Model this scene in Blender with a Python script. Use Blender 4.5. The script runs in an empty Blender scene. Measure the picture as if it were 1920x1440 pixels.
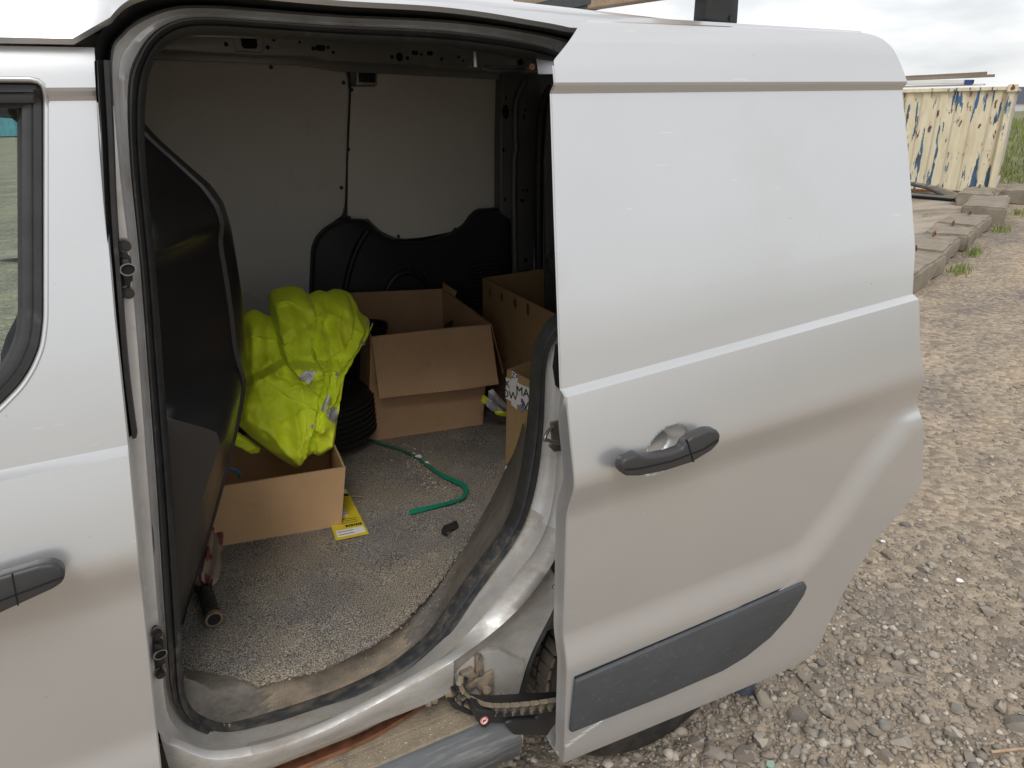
import bpy, bmesh, math, random
import numpy as np
from mathutils import Vector, Matrix, noise

random.seed(7)
rng = np.random.default_rng(7)
S = bpy.context.scene
COL = S.collection
# ------------------------------------------------------------------ camera
FPX, PITCH, YAW, ROLL, CAMZ = 1332.0, math.radians(21.2), math.radians(27.1), math.radians(1.15), 1.60
_h = Vector((math.sin(YAW), math.cos(YAW), 0)); _r0 = Vector((math.cos(YAW), -math.sin(YAW), 0)); _z = Vector((0, 0, 1))
FW = _h*math.cos(PITCH) - _z*math.sin(PITCH); _u0 = _h*math.sin(PITCH) + _z*math.cos(PITCH)
RT = _r0*math.cos(ROLL) - _u0*math.sin(ROLL); UP = _u0*math.cos(ROLL) + _r0*math.sin(ROLL)
CAM = Vector((0, 0, CAMZ))
cd = bpy.data.cameras.new('camera'); cam = bpy.data.objects.new('camera', cd); COL.objects.link(cam)
cd.sensor_fit = 'HORIZONTAL'; cd.sensor_width = 36.0; cd.lens = 36.0*FPX/1920.0
cd.clip_start = 0.05; cd.clip_end = 2000
cam.matrix_world = Matrix(((RT.x, UP.x, -FW.x, 0), (RT.y, UP.y, -FW.y, 0), (RT.z, UP.z, -FW.z, CAMZ), (0, 0, 0, 1)))
S.camera = cam
# ------------------------------------------------------------------ sky
SUN_EL, SUN_AZ = math.radians(52), math.radians(205)      # azimuth clockwise from +Y
w = bpy.data.worlds.new('World'); S.world = w; w.use_nodes = True
nt = w.node_tree; nt.nodes.clear()
def N(t, **k):
    n = nt.nodes.new(t)
    for a, b in k.items(): setattr(n, a, b)
    return n
sky = N('ShaderNodeTexSky', sky_type='NISHITA', sun_disc=False, sun_elevation=SUN_EL, sun_rotation=SUN_AZ)
tc = N('ShaderNodeTexCoord'); mp = N('ShaderNodeMapping'); mp.inputs['Scale'].default_value = (1.3, 1.3, 4.5)
nz = N('ShaderNodeTexNoise'); nz.inputs['Scale'].default_value = 4.2; nz.inputs['Detail'].default_value = 5; nz.inputs['Roughness'].default_value = .5
cr = N('ShaderNodeValToRGB'); cr.color_ramp.elements[0].position = .36; cr.color_ramp.elements[0].color = (.68, .695, .72, 1)
cr.color_ramp.elements[1].position = .62; cr.color_ramp.elements[1].color = (1.0, 1.0, 1.0, 1)
sc = N('ShaderNodeVectorMath', operation='SCALE'); sc.inputs['Scale'].default_value = 9.0
mx = N('ShaderNodeMix', data_type='RGBA'); mx.inputs['Factor'].default_value = .90
bg = N('ShaderNodeBackground'); bg.inputs['Strength'].default_value = .10
out = N('ShaderNodeOutputWorld')
L = nt.links.new
L(tc.outputs['Generated'], mp.inputs['Vector']); L(mp.outputs[0], nz.inputs['Vector']); L(nz.outputs[0], cr.inputs[0])
L(cr.outputs[0], sc.inputs[0]); L(sky.outputs[0], mx.inputs['A']); L(sc.outputs[0], mx.inputs['B'])
L(mx.outputs['Result'], bg.inputs[0]); L(bg.outputs[0], out.inputs[0])
sl = bpy.data.lights.new('sun', 'SUN'); sl.energy = 1.3; sl.angle = math.radians(25); sl.color = (1, .975, .94)
so = bpy.data.objects.new('sun', sl); COL.objects.link(so)
sd = Vector((math.sin(SUN_AZ)*math.cos(SUN_EL), math.cos(SUN_AZ)*math.cos(SUN_EL), math.sin(SUN_EL)))
so.rotation_euler = sd.to_track_quat('Z', 'Y').to_euler()
S.view_settings.view_transform = 'Standard'; S.view_settings.look = 'None'
S.view_settings.exposure = 0.34; S.view_settings.gamma = 1; S.view_settings.use_curve_mapping = False
S.render.engine = 'CYCLES'
S.cycles.max_bounces = 10; S.cycles.diffuse_bounces = 5; S.cycles.transparent_max_bounces = 12
S.cycles.use_denoising = True

# ------------------------------------------------------------------ survey helpers: photo reading -> point at a known depth
def ray(px, py): return RT*(px-960) + UP*(720-py) + FW*FPX
def rounded(poly, n, passes=3):
    P = [Vector(p) for p in poly]; P.append(P[0]); d = [0]
    for a, b in zip(P, P[1:]): d.append(d[-1]+(b-a).length)
    r = []; i = 0
    for t in np.linspace(0, d[-1], n+1)[:-1]:
        while t > d[i+1]: i += 1
        r.append(P[i].lerp(P[i+1], (t-d[i])/max(1e-9, d[i+1]-d[i])))
    for _ in range(passes): r = [(r[i-1]+r[i]*2+r[(i+1) % n])/4 for i in range(n)]
    return r
def at(px, py, Y): d = ray(px, py); return CAM + d*(Y/d.y)
def atz(px, py, z): d = ray(px, py); return CAM + d*((z-CAMZ)/d.z)
def atx(px, py, x): d = ray(px, py); return CAM + d*(x/d.x)

def interp(tab, t):
    if t <= tab[0][0]: return tab[0][1]
    for (a, b), (c, d) in zip(tab, tab[1:]):
        if t <= c: return b + (d-b)*(t-a)/(c-a)
    return tab[-1][1]
def sstep(a, b, x):
    t = min(1, max(0, (x-a)/(b-a))); return t*t*(3-2*t)

# ------------------------------------------------------------------ materials
def mat(name, base=(.5, .5, .5), rough=.5, metal=0.0, coat=0.0, spec=.5, var=0.0, vscale=20, bump=0.0, bscale=200, dirt=None, dscale=6,
        dlo=.5, dhi=.65, damt=1.0, sheen=0.0, coords='Object', stretch=None, extra=None, detail=6):
    m = bpy.data.materials.new(name); m.use_nodes = True
    t = m.node_tree; p = t.nodes['Principled BSDF']
    p.inputs['Roughness'].default_value = rough; p.inputs['Metallic'].default_value = metal
    p.inputs['Coat Weight'].default_value = coat; p.inputs['Coat Roughness'].default_value = .08
    p.inputs['Specular IOR Level'].default_value = spec
    p.inputs['Sheen Weight'].default_value = sheen
    p.inputs['Base Color'].default_value = (*base, 1)
    tcn = t.nodes.new('ShaderNodeTexCoord'); vec = tcn.outputs[coords]
    if stretch:
        mpn = t.nodes.new('ShaderNodeMapping'); mpn.inputs['Scale'].default_value = stretch
        t.links.new(vec, mpn.inputs['Vector']); vec = mpn.outputs[0]
    col = None
    def noise_node(scale, det=detail, rgh=.6):
        n = t.nodes.new('ShaderNodeTexNoise'); n.inputs['Scale'].default_value = scale; n.inputs['Detail'].default_value = det
        n.inputs['Roughness'].default_value = rgh; t.links.new(vec, n.inputs['Vector']); return n
    if var:
        n = noise_node(vscale); r = t.nodes.new('ShaderNodeValToRGB')
        r.color_ramp.elements[0].position = .3; r.color_ramp.elements[1].position = .7
        r.color_ramp.elements[0].color = (*[c*(1-var) for c in base], 1); r.color_ramp.elements[1].color = (*[min(1, c*(1+var)) for c in base], 1)
        t.links.new(n.outputs[0], r.inputs[0]); col = r.outputs[0]
    if dirt:
        n = noise_node(dscale, 9, .65); r = t.nodes.new('ShaderNodeMapRange')
        r.inputs['From Min'].default_value = dlo; r.inputs['From Max'].default_value = dhi; r.inputs['To Max'].default_value = damt
        t.links.new(n.outputs[0], r.inputs[0])
        mxn = t.nodes.new('ShaderNodeMix'); mxn.data_type = 'RGBA'; mxn.inputs['B'].default_value = (*dirt, 1)
        if col: t.links.new(col, mxn.inputs['A'])
        else: mxn.inputs['A'].default_value = (*base, 1)
        t.links.new(r.outputs[0], mxn.inputs['Factor']); col = mxn.outputs['Result']
        if metal or rough < .6:
            mm = t.nodes.new('ShaderNodeMapRange'); mm.inputs['To Min'].default_value = metal; mm.inputs['To Max'].default_value = metal*.2
            t.links.new(r.outputs[0], mm.inputs[0]); t.links.new(mm.outputs[0], p.inputs['Metallic'])
            m2 = t.nodes.new('ShaderNodeMapRange'); m2.inputs['To Min'].default_value = rough; m2.inputs['To Max'].default_value = max(rough, .8)
            t.links.new(r.outputs[0], m2.inputs[0]); t.links.new(m2.outputs[0], p.inputs['Roughness'])
    if col: t.links.new(col, p.inputs['Base Color'])
    if bump:
        n = noise_node(bscale, 4); b = t.nodes.new('ShaderNodeBump'); b.inputs['Strength'].default_value = bump; b.inputs['Distance'].default_value = .01
        t.links.new(n.outputs[0], b.inputs['Height']); t.links.new(b.outputs[0], p.inputs['Normal'])
    if extra: extra(m, t, p, vec, col)
    return m

def scratches(m, t, p, vec, col):
    """fine pale scuffs and dust specks scattered over paint"""
    base = col
    for sc_, th, st, c in ((16, .728, (1, 5, 12), (.86, .83, .78)), (120, .752, (1, 1, 1), (.30, .28, .26))):
        mpn = t.nodes.new('ShaderNodeMapping'); mpn.inputs['Scale'].default_value = st; mpn.inputs['Rotation'].default_value = (.35, 0, .1)
        t.links.new(vec, mpn.inputs['Vector'])
        n = t.nodes.new('ShaderNodeTexNoise'); n.inputs['Scale'].default_value = sc_; n.inputs['Detail'].default_value = 3
        t.links.new(mpn.outputs[0], n.inputs['Vector'])
        r = t.nodes.new('ShaderNodeMapRange'); r.inputs['From Min'].default_value = th; r.inputs['From Max'].default_value = th+.02
        r.inputs['To Max'].default_value = .5
        t.links.new(n.outputs[0], r.inputs[0])
        mxn = t.nodes.new('ShaderNodeMix'); mxn.data_type = 'RGBA'; mxn.inputs['B'].default_value = (*c, 1)
        if base: t.links.new(base, mxn.inputs['A'])
        else: mxn.inputs['A'].default_value = p.inputs['Base Color'].default_value
        t.links.new(r.outputs[0], mxn.inputs['Factor']); base = mxn.outputs['Result']
    t.links.new(base, p.inputs['Base Color'])

SILVER = (.655, .66, .665)
M = {}
M['paint'] = mat('silver_paint', SILVER, .30, .72, .55, var=.015, vscale=3, dirt=(.46, .43, .39), dscale=4.5, dlo=.54, dhi=.95, damt=.22, extra=scratches)
M['jamb'] = mat('jamb_paint', (.70, .70, .70), .40, .5, .1, var=.08, vscale=14, dirt=(.38, .33, .27), dscale=11, dlo=.44, dhi=.74, damt=.7, extra=scratches)
M['sillpaint'] = mat('sill_paint', (.56, .55, .53), .42, .5, .1, var=.10, vscale=18, dirt=(.29, .25, .195), dscale=14, dlo=.40, dhi=.68, damt=.85, stretch=(1, 2, 2), extra=scratches)
M['inner'] = mat('inner_paint', (.46, .46, .45), .45, .4, 0, var=.08, vscale=10)
M['pillar'] = mat('pillar_paint', (.17, .17, .17), .45, .4, var=.08, vscale=10)
M['rail'] = mat('rail_paint', (.30, .30, .29), .45, .4, var=.08, vscale=10)
M['rubber'] = mat('rubber', (.030, .030, .031), .48, var=.25, vscale=30, dirt=(.22, .19, .15), dscale=25, dlo=.6, dhi=.8, damt=.5)
M['rubber_dusty'] = mat('dusty_rubber', (.035, .037, .040), .5, var=.3, vscale=60, dirt=(.20, .165, .12), dscale=22, dlo=.46, dhi=.80, damt=.75, stretch=(1, 2, 2))
M['gutter'] = mat('gutter_black', (.030, .030, .031), .42, dirt=(.2, .19, .18), dscale=40, dlo=.62, dhi=.75, damt=.5)
M['black_gloss'] = mat('bulkhead_plastic', (.015, .0145, .0145), .30, spec=.55, dirt=(.20, .19, .18), dscale=30, dlo=.66, dhi=.78, damt=.6, bump=.06, bscale=260)
M['black_plastic'] = mat('black_plastic', (.022, .022, .023), .45, var=.2, vscale=40)
M['navy_plastic'] = mat('trim_plastic', (.012, .013, .018), .5, bump=.1, bscale=600)
M['handle'] = mat('handle_plastic', (.040, .040, .042), .42, bump=.08, bscale=900)
M['grey_plastic'] = mat('rub_plastic', (.058, .062, .068), .55, var=.15, vscale=9, bump=.2, bscale=900, dirt=(.30, .29, .27), dscale=120, dlo=.58, dhi=.78, damt=.4, stretch=(.7, 1, 1.4))
M['trim_dusty'] = mat('dusty_trim', (.115, .105, .092), .7, var=.3, vscale=70, dirt=(.24, .20, .155), dscale=9, dlo=.36, dhi=.78, damt=.85, stretch=(1, 1, 1.6), bump=.3, bscale=90)
M['sand'] = mat('sandy_trim', (.25, .20, .145), .85, var=.3, vscale=30, bump=.5, bscale=220, dirt=(.07, .065, .06), dscale=5, dlo=.52, dhi=.72, damt=.75, stretch=(1, 2.5, 1))
M['lining'] = mat('white_lining', (.86, .835, .785), .55, var=.03, vscale=4, dirt=(.26, .24, .21), dscale=5, dlo=.6, dhi=.85, damt=.5)
M['screw'] = mat('screw', (.10, .09, .08), .5, .5)
M['dark_hole'] = mat('hole_shadow', (.006, .006, .007), .9)
M['steel'] = mat('steel', (.42, .39, .34), .38, .9, var=.15, vscale=40)
M['dirty_steel'] = mat('dirty_steel', (.26, .22, .17), .55, .6, dirt=(.30, .23, .16), dscale=40, dlo=.4, dhi=.6)
M['rust'] = mat('rusty_track', (.16, .062, .028), .8, var=.5, vscale=40)
M['tread'] = mat('dusty_step', (.27, .22, .155), .85, var=.22, vscale=25, bump=.4, bscale=160, dirt=(.12, .10, .085), dscale=20, dlo=.58, dhi=.75)
M['step'] = mat('step_plastic', (.095, .102, .108), .6, var=.2, vscale=20, dirt=(.33, .31, .28), dscale=26, dlo=.5, dhi=.75, damt=.7, stretch=(.3, 3, 3), bump=.2, bscale=300)
M['tyre'] = mat('tyre_rubber', (.022, .021, .020), .7, dirt=(.15, .125, .095), dscale=12, dlo=.45, dhi=.8, damt=.6, bump=.2, bscale=200)
M['tread_rubber'] = mat('tread_rubber', (.026, .025, .024), .75, dirt=(.28, .24, .19), dscale=9, dlo=.30, dhi=.62, damt=.8)
M['tyre_clean'] = mat('clean_tyre', (.010, .010, .0105), .6, var=.3, vscale=30)
M['chain'] = mat('chain_plastic', (.025, .025, .026), .5, dirt=(.28, .23, .16), dscale=30, dlo=.5, dhi=.65, damt=.7)
M['chain_top'] = mat('chain_dust', (.23, .185, .13), .85, var=.3, vscale=70)
M['zinc'] = mat('zinc', (.36, .36, .35), .35, .9)
M['white'] = mat('white_print', (.8, .78, .74), .6)
M['red'] = mat('red_print', (.62, .10, .07), .6)
M['ink'] = mat('ink', (.02, .02, .022), .6)
M['yellow'] = mat('yellow_card', (.70, .54, .03), .45, var=.06, vscale=30)
M['green'] = mat('green_strap', (.005, .175, .105), .35, var=.15, vscale=60, bump=.25, bscale=800)
M['blue'] = mat('blue_rope', (.05, .17, .30), .7)
M['wood'] = mat('grey_wood', (.23, .19, .14), .85, var=.35, vscale=14, stretch=(1, 8, 8))
M['newwood'] = mat('pale_wood', (.40, .28, .18), .8, var=.25, vscale=14, stretch=(1, 8, 8))
M['concrete'] = mat('concrete', (.25, .215, .165), .9, var=.25, vscale=5, bump=.4, bscale=40, dirt=(.16, .13, .09), dscale=4, dlo=.5, dhi=.75)
M['slab'] = mat('slab', (.40, .34, .27), .92, var=.25, vscale=1.2, bump=.3, bscale=30, dirt=(.20, .165, .125), dscale=1.2, dlo=.45, dhi=.6, stretch=(.35, 2, 1))
M['rack'] = mat('rack_black', (.035, .036, .036), .5, var=.2, vscale=30)
M['seat'] = mat('seat_fabric', (.02, .026, .03), .8)
M['cab'] = mat('cab_trim', (.20, .21, .20), .8)
M['teal'] = mat('teal_container', (.10, .34, .42), .5, var=.15, vscale=2)
M['sheet_white'] = mat('white_sheet', (.74, .74, .72), .6, var=.05, vscale=3)
M['sheet_blue'] = mat('blue_sheet', (.03, .06, .20), .5)
M['house_wall'] = mat('far_wall', (.6, .6, .58), .8)
M['house_roof'] = mat('far_roof', (.07, .08, .10), .7)
M['car_black'] = mat('car_panel_black', (.014, .015, .017), .22, coat=.5, dirt=(.2, .18, .15), dscale=5, dlo=.5, dhi=.8, damt=.5)
M['card_lining'] = None

def cardboard(name, base, stripe=1.0):
    def ex(m, t, p, vec, col):
        wv = t.nodes.new('ShaderNodeTexWave'); wv.inputs['Scale'].default_value = 38; wv.inputs['Distortion'].default_value = .4
        wv.bands_direction = 'X'
        t.links.new(vec, wv.inputs['Vector'])
        b = t.nodes.new('ShaderNodeBump'); b.inputs['Strength'].default_value = .22*stripe; b.inputs['Distance'].default_value = .004
        t.links.new(wv.outputs['Fac'], b.inputs['Height']); t.links.new(b.outputs[0], p.inputs['Normal'])
        mxn = t.nodes.new('ShaderNodeMix'); mxn.data_type = 'RGBA'; mxn.blend_type = 'MULTIPLY'; mxn.inputs['Factor'].default_value = 1
        r = t.nodes.new('ShaderNodeMapRange'); r.inputs['To Min'].default_value = 1-.10*stripe; r.inputs['To Max'].default_value = 1+.05*stripe
        t.links.new(wv.outputs['Fac'], r.inputs[0]); t.links.new(col, mxn.inputs['A']); t.links.new(r.outputs[0], mxn.inputs['B'])
        t.links.new(mxn.outputs['Result'], p.inputs['Base Color'])
    return mat(name, base, .8, var=.10, vscale=5, dirt=tuple(c*.62 for c in base), dscale=7, dlo=.56, dhi=.8, damt=.7, extra=ex, coords='UV', spec=.25)
M['card_a'] = cardboard('box_card', (.46, .285, .16), .25)
M['card_flap'] = cardboard('box_card_flap', (.51, .32, .18), 1.0)
M['card_b'] = cardboard('box_card_pale', (.51, .32, .17), .12)
M['card_c'] = cardboard('box_card_olive', (.40, .265, .13), .3)

def hivis_extra(m, t, p, vec, col):
    n = t.nodes.new('ShaderNodeTexNoise'); n.inputs['Scale'].default_value = 14; n.inputs['Detail'].default_value = 8
    t.links.new(vec, n.inputs['Vector'])
    n2 = t.nodes.new('ShaderNodeTexNoise'); n2.inputs['Scale'].default_value = 420; n2.inputs['Detail'].default_value = 2
    t.links.new(vec, n2.inputs['Vector'])
    b = t.nodes.new('ShaderNodeBump'); b.inputs['Strength'].default_value = .35; b.inputs['Distance'].default_value = .012
    t.links.new(n.outputs[0], b.inputs['Height'])
    b2 = t.nodes.new('ShaderNodeBump'); b2.inputs['Strength'].default_value = .12; b2.inputs['Distance'].default_value = .002
    t.links.new(n2.outputs[0], b2.inputs['Height']); t.links.new(b.outputs[0], b2.inputs['Normal']); t.links.new(b2.outputs[0], p.inputs['Normal'])
M['hivis'] = mat('hivis_cloth', (.82, 1.0, .03), .62, var=.10, vscale=5, dirt=(.55, .60, .04), dscale=9, dlo=.52, dhi=.8, damt=.5, sheen=.1, extra=hivis_extra)
M['seam'] = mat('hivis_seam', (.78, .92, .05), .6)
M['reflect'] = mat('reflective_tape', (.62, .62, .63), .4, .3, bump=.2, bscale=200)
M['white_cloth'] = mat('white_cloth', (.68, .66, .70), .8, var=.08, vscale=20)

def carpet_extra(m, t, p, vec, col):
    n = t.nodes.new('ShaderNodeTexNoise'); n.inputs['Scale'].default_value = 400; n.inputs['Detail'].default_value = 3
    t.links.new(vec, n.inputs['Vector'])
    r = t.nodes.new('ShaderNodeValToRGB'); e = r.color_ramp.elements
    e[0].position = .34; e[0].color = (.20, .185, .18, 1); e[1].position = .68; e[1].color = (1.75, 1.7, 1.62, 1)
    mid = e.new(.5); mid.color = (.70, .68, .65, 1)
    t.links.new(n.outputs[0], r.inputs[0])
    mxn = t.nodes.new('ShaderNodeMix'); mxn.data_type = 'RGBA'; mxn.blend_type = 'MULTIPLY'; mxn.inputs['Factor'].default_value = 1
    t.links.new(col, mxn.inputs['A']); t.links.new(r.outputs[0], mxn.inputs['B']); t.links.new(mxn.outputs['Result'], p.inputs['Base Color'])
    b = t.nodes.new('ShaderNodeBump'); b.inputs['Strength'].default_value = .9; b.inputs['Distance'].default_value = .006
    t.links.new(n.outputs[0], b.inputs['Height']); t.links.new(b.outputs[0], p.inputs['Normal'])
M['carpet'] = mat('carpet', (.30, .285, .27), .95, var=.22, vscale=9, dirt=(.47, .41, .315), dscale=4, dlo=.40, dhi=.66, damt=.8, extra=carpet_extra, spec=.1)

def island_mat(name, cols, rough=.9, bump=.5, bscale=60):
    def ex(m, t, p, vec, col):
        g = t.nodes.new('ShaderNodeNewGeometry'); oi = t.nodes.new('ShaderNodeObjectInfo')
        ad = t.nodes.new('ShaderNodeMath'); ad.operation = 'ADD'; fr = t.nodes.new('ShaderNodeMath'); fr.operation = 'FRACT'
        t.links.new(g.outputs['Random Per Island'], ad.inputs[0]); t.links.new(oi.outputs['Random'], ad.inputs[1]); t.links.new(ad.outputs[0], fr.inputs[0])
        r = t.nodes.new('ShaderNodeValToRGB'); e = r.color_ramp.elements
        e[0].position = 0; e[0].color = (*cols[0], 1); e[1].position = 1; e[1].color = (*cols[-1], 1)
        for i, c in enumerate(cols[1:-1]):
            q = e.new((i+1)/(len(cols)-1)); q.color = (*c, 1)
        t.links.new(fr.outputs[0], r.inputs[0])
        n = t.nodes.new('ShaderNodeTexNoise'); n.inputs['Scale'].default_value = 45; n.inputs['Detail'].default_value = 6; t.links.new(vec, n.inputs['Vector'])
        mr = t.nodes.new('ShaderNodeMapRange'); mr.inputs['To Min'].default_value = .65; mr.inputs['To Max'].default_value = 1.3
        t.links.new(n.outputs[0], mr.inputs[0])
        mxn = t.nodes.new('ShaderNodeMix'); mxn.data_type = 'RGBA'; mxn.blend_type = 'MULTIPLY'; mxn.inputs['Factor'].default_value = 1
        t.links.new(r.outputs[0], mxn.inputs['A']); t.links.new(mr.outputs[0], mxn.inputs['B']); t.links.new(mxn.outputs['Result'], p.inputs['Base Color'])
    return mat(name, cols[0], rough, bump=bump, bscale=bscale, extra=ex, spec=.25)
M['stone'] = island_mat('stones', [(.22, .20, .175), (.36, .315, .26), (.265, .245, .215), (.41, .35, .27), (.175, .16, .145), (.35, .29, .22), (.30, .265, .22), (.56, .50, .42), (.25, .205, .165), (.34, .305, .26)])
M['grass'] = island_mat('grass_blades', [(.17, .24, .06), (.25, .30, .09), (.19, .25, .08), (.34, .33, .15), (.15, .21, .05)], bump=0)
M['crumb'] = island_mat('crumbs', [(.42, .33, .22), (.55, .48, .38), (.34, .26, .17), (.65, .62, .55), (.28, .22, .15)], bump=0)

def ground_extra(m, t, p, vec, col):
    def nz(s, d=8, st=None, rg=.6):
        n = t.nodes.new('ShaderNodeTexNoise'); n.inputs['Scale'].default_value = s; n.inputs['Detail'].default_value = d; n.inputs['Roughness'].default_value = rg
        if st:
            q = t.nodes.new('ShaderNodeMapping'); q.inputs['Scale'].default_value = st; q.inputs['Rotation'].default_value = (0, 0, -.45)
            t.links.new(vec, q.inputs[0]); t.links.new(q.outputs[0], n.inputs['Vector'])
        else: t.links.new(vec, n.inputs['Vector'])
        return n
    a = nz(1.1, 12, (.85, 1.25, 1), .72); r = t.nodes.new('ShaderNodeValToRGB'); e = r.color_ramp.elements
    e[0].position = .36; e[0].color = (.20, .17, .143, 1); e[1].position = .66; e[1].color = (.405, .318, .22, 1)
    q = e.new(.5); q.color = (.30, .246, .188, 1)
    t.links.new(a.outputs[0], r.inputs[0])
    v = t.nodes.new('ShaderNodeTexVoronoi'); v.inputs['Scale'].default_value = 38; t.links.new(vec, v.inputs['Vector'])
    v2 = t.nodes.new('ShaderNodeTexVoronoi'); v2.inputs['Scale'].default_value = 95; t.links.new(vec, v2.inputs['Vector'])
    hsv = t.nodes.new('ShaderNodeSeparateColor'); t.links.new(v.outputs['Color'], hsv.inputs[0])
    mr = t.nodes.new('ShaderNodeMapRange'); mr.inputs['To Min'].default_value = .62; mr.inputs['To Max'].default_value = 1.42; t.links.new(hsv.outputs[0], mr.inputs[0])
    mxn = t.nodes.new('ShaderNodeMix'); mxn.data_type = 'RGBA'; mxn.blend_type = 'MULTIPLY'; mxn.inputs['Factor'].default_value = .8
    t.links.new(r.outputs[0], mxn.inputs['A']); t.links.new(mr.outputs[0], mxn.inputs['B'])
    t.links.new(mxn.outputs['Result'], p.inputs['Base Color'])
    b = t.nodes.new('ShaderNodeBump'); b.inputs['Strength'].default_value = .8; b.inputs['Distance'].default_value = .012; b.invert = True
    t.links.new(v.outputs['Distance'], b.inputs['Height'])
    b2 = t.nodes.new('ShaderNodeBump'); b2.inputs['Strength'].default_value = .6; b2.inputs['Distance'].default_value = .006; b2.invert = True
    t.links.new(v2.outputs['Distance'], b2.inputs['Height']); t.links.new(b.outputs[0], b2.inputs['Normal']); t.links.new(b2.outputs[0], p.inputs['Normal'])
M['ground'] = mat('ground_dirt', (.3, .25, .2), .95, extra=ground_extra, spec=.2)
M['bank'] = mat('bank_soil', (.16, .155, .085), .95, var=.45, vscale=1.5)

def peel_extra(m, t, p, vec, col):
    """cream paint flaking to blue in vertical tongues, with rust"""
    def nz(s, st, d=6):
        q = t.nodes.new('ShaderNodeMapping'); q.inputs['Scale'].default_value = st; t.links.new(vec, q.inputs[0])
        n = t.nodes.new('ShaderNodeTexNoise'); n.inputs['Scale'].default_value = s; n.inputs['Detail'].default_value = d; n.inputs['Roughness'].default_value = .62
        t.links.new(q.outputs[0], n.inputs['Vector']); return n
    cream = t.nodes.new('ShaderNodeValToRGB'); e = cream.color_ramp.elements
    e[0].position = .3; e[0].color = (.60, .52, .35, 1); e[1].position = .7; e[1].color = (.78, .71, .53, 1)
    t.links.new(nz(3, (3, 3, .6)).outputs[0], cream.inputs[0])
    blue = t.nodes.new('ShaderNodeValToRGB'); e = blue.color_ramp.elements
    e[0].position = .4; e[0].color = (.045, .07, .10, 1); e[1].position = .6; e[1].color = (.06, .15, .26, 1)
    t.links.new(nz(2.5, (1, 1, 1)).outputs[0], blue.inputs[0])
    def layer(prev, colour, n, lo, hi):
        r = t.nodes.new('ShaderNodeMapRange'); r.inputs['From Min'].default_value = lo; r.inputs['From Max'].default_value = hi
        t.links.new(n.outputs[0], r.inputs[0])
        x = t.nodes.new('ShaderNodeMix'); x.data_type = 'RGBA'; t.links.new(prev, x.inputs['A'])
        if isinstance(colour, tuple): x.inputs['B'].default_value = (*colour, 1)
        else: t.links.new(colour, x.inputs['B'])
        t.links.new(r.outputs[0], x.inputs['Factor']); return x.outputs['Result']
    c = layer(cream.outputs[0], blue.outputs[0], nz(4.3, (2.3, 2.3, .34), 8), .560, .570)
    c = layer(c, (.11, .045, .02), nz(6, (1.5, 1.5, .55), 7), .62, .66)
    t.links.new(c, p.inputs['Base Color'])
M['peel'] = mat('peeling_paint', (.6, .5, .3), .7, extra=peel_extra)
M['peel_side'] = mat('container_side', (.45, .42, .38), .7, var=.15, vscale=3)

def glass_mat():
    m = bpy.data.materials.new('tinted_glass'); m.use_nodes = True; t = m.node_tree; t.nodes.clear()
    o = t.nodes.new('ShaderNodeOutputMaterial'); tr = t.nodes.new('ShaderNodeBsdfTransparent'); tr.inputs[0].default_value = (.74, .84, .80, 1)
    gl = t.nodes.new('ShaderNodeBsdfGlossy'); gl.inputs['Roughness'].default_value = .02
    f = t.nodes.new('ShaderNodeFresnel'); f.inputs['IOR'].default_value = 1.5
    x = t.nodes.new('ShaderNodeMixShader'); t.links.new(f.outputs[0], x.inputs[0]); t.links.new(tr.outputs[0], x.inputs[1]); t.links.new(gl.outputs[0], x.inputs[2])
    t.links.new(x.outputs[0], o.inputs[0]); return m
M['glass'] = glass_mat()

# ------------------------------------------------------------------ mesh helpers
def tag(o, label=None, category=None, group=None, kind=None):
    if label: o['label'] = label
    if category: o['category'] = category
    if group: o['group'] = group
    if kind: o['kind'] = kind
    return o
def new(name, me, m, parent=None):
    o = bpy.data.objects.new(name, me); COL.objects.link(o)
    if m and not me.materials: me.materials.append(m)
    if parent: o.parent = parent
    return o
def empty(name, loc=(0, 0, 0)):
    o = bpy.data.objects.new(name, None); o.location = loc; COL.objects.link(o); return o
def smooth(me, angle=None):
    for p in me.polygons: p.use_smooth = True
    if angle is not None:
        bm = bmesh.new(); bm.from_mesh(me)
        for e in bm.edges:
            if len(e.link_faces) == 2 and e.calc_face_angle(0) > math.radians(angle): e.smooth = False
        bm.to_mesh(me); bm.free()
    return me
def mesh(name, vs, fs, m, parent=None, sm=None, inv=True):
    """sm: None flat, number = smooth below that angle. Vertices in world space; stored relative to the parent."""
    me = bpy.data.meshes.new(name); me.from_pydata([tuple(v) for v in vs], [], fs); me.update()
    bm = bmesh.new(); bm.from_mesh(me); bmesh.ops.remove_doubles(bm, verts=bm.verts, dist=1e-6); bmesh.ops.recalc_face_normals(bm, faces=bm.faces)
    bm.to_mesh(me); bm.free()
    if sm is not None: smooth(me, sm)
    return new(name, me, m, parent)
def from_bm(name, bm, m, parent=None, sm=None):
    bmesh.ops.recalc_face_normals(bm, faces=bm.faces)
    me = bpy.data.meshes.new(name); bm.to_mesh(me); bm.free()
    if sm is not None: smooth(me, sm)
    return new(name, me, m, parent)
def mod_apply(o):
    dg = bpy.context.evaluated_depsgraph_get(); dg.update()
    me = bpy.data.meshes.new_from_object(o.evaluated_get(dg)); old = o.data; o.modifiers.clear(); o.data = me
    return o
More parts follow.
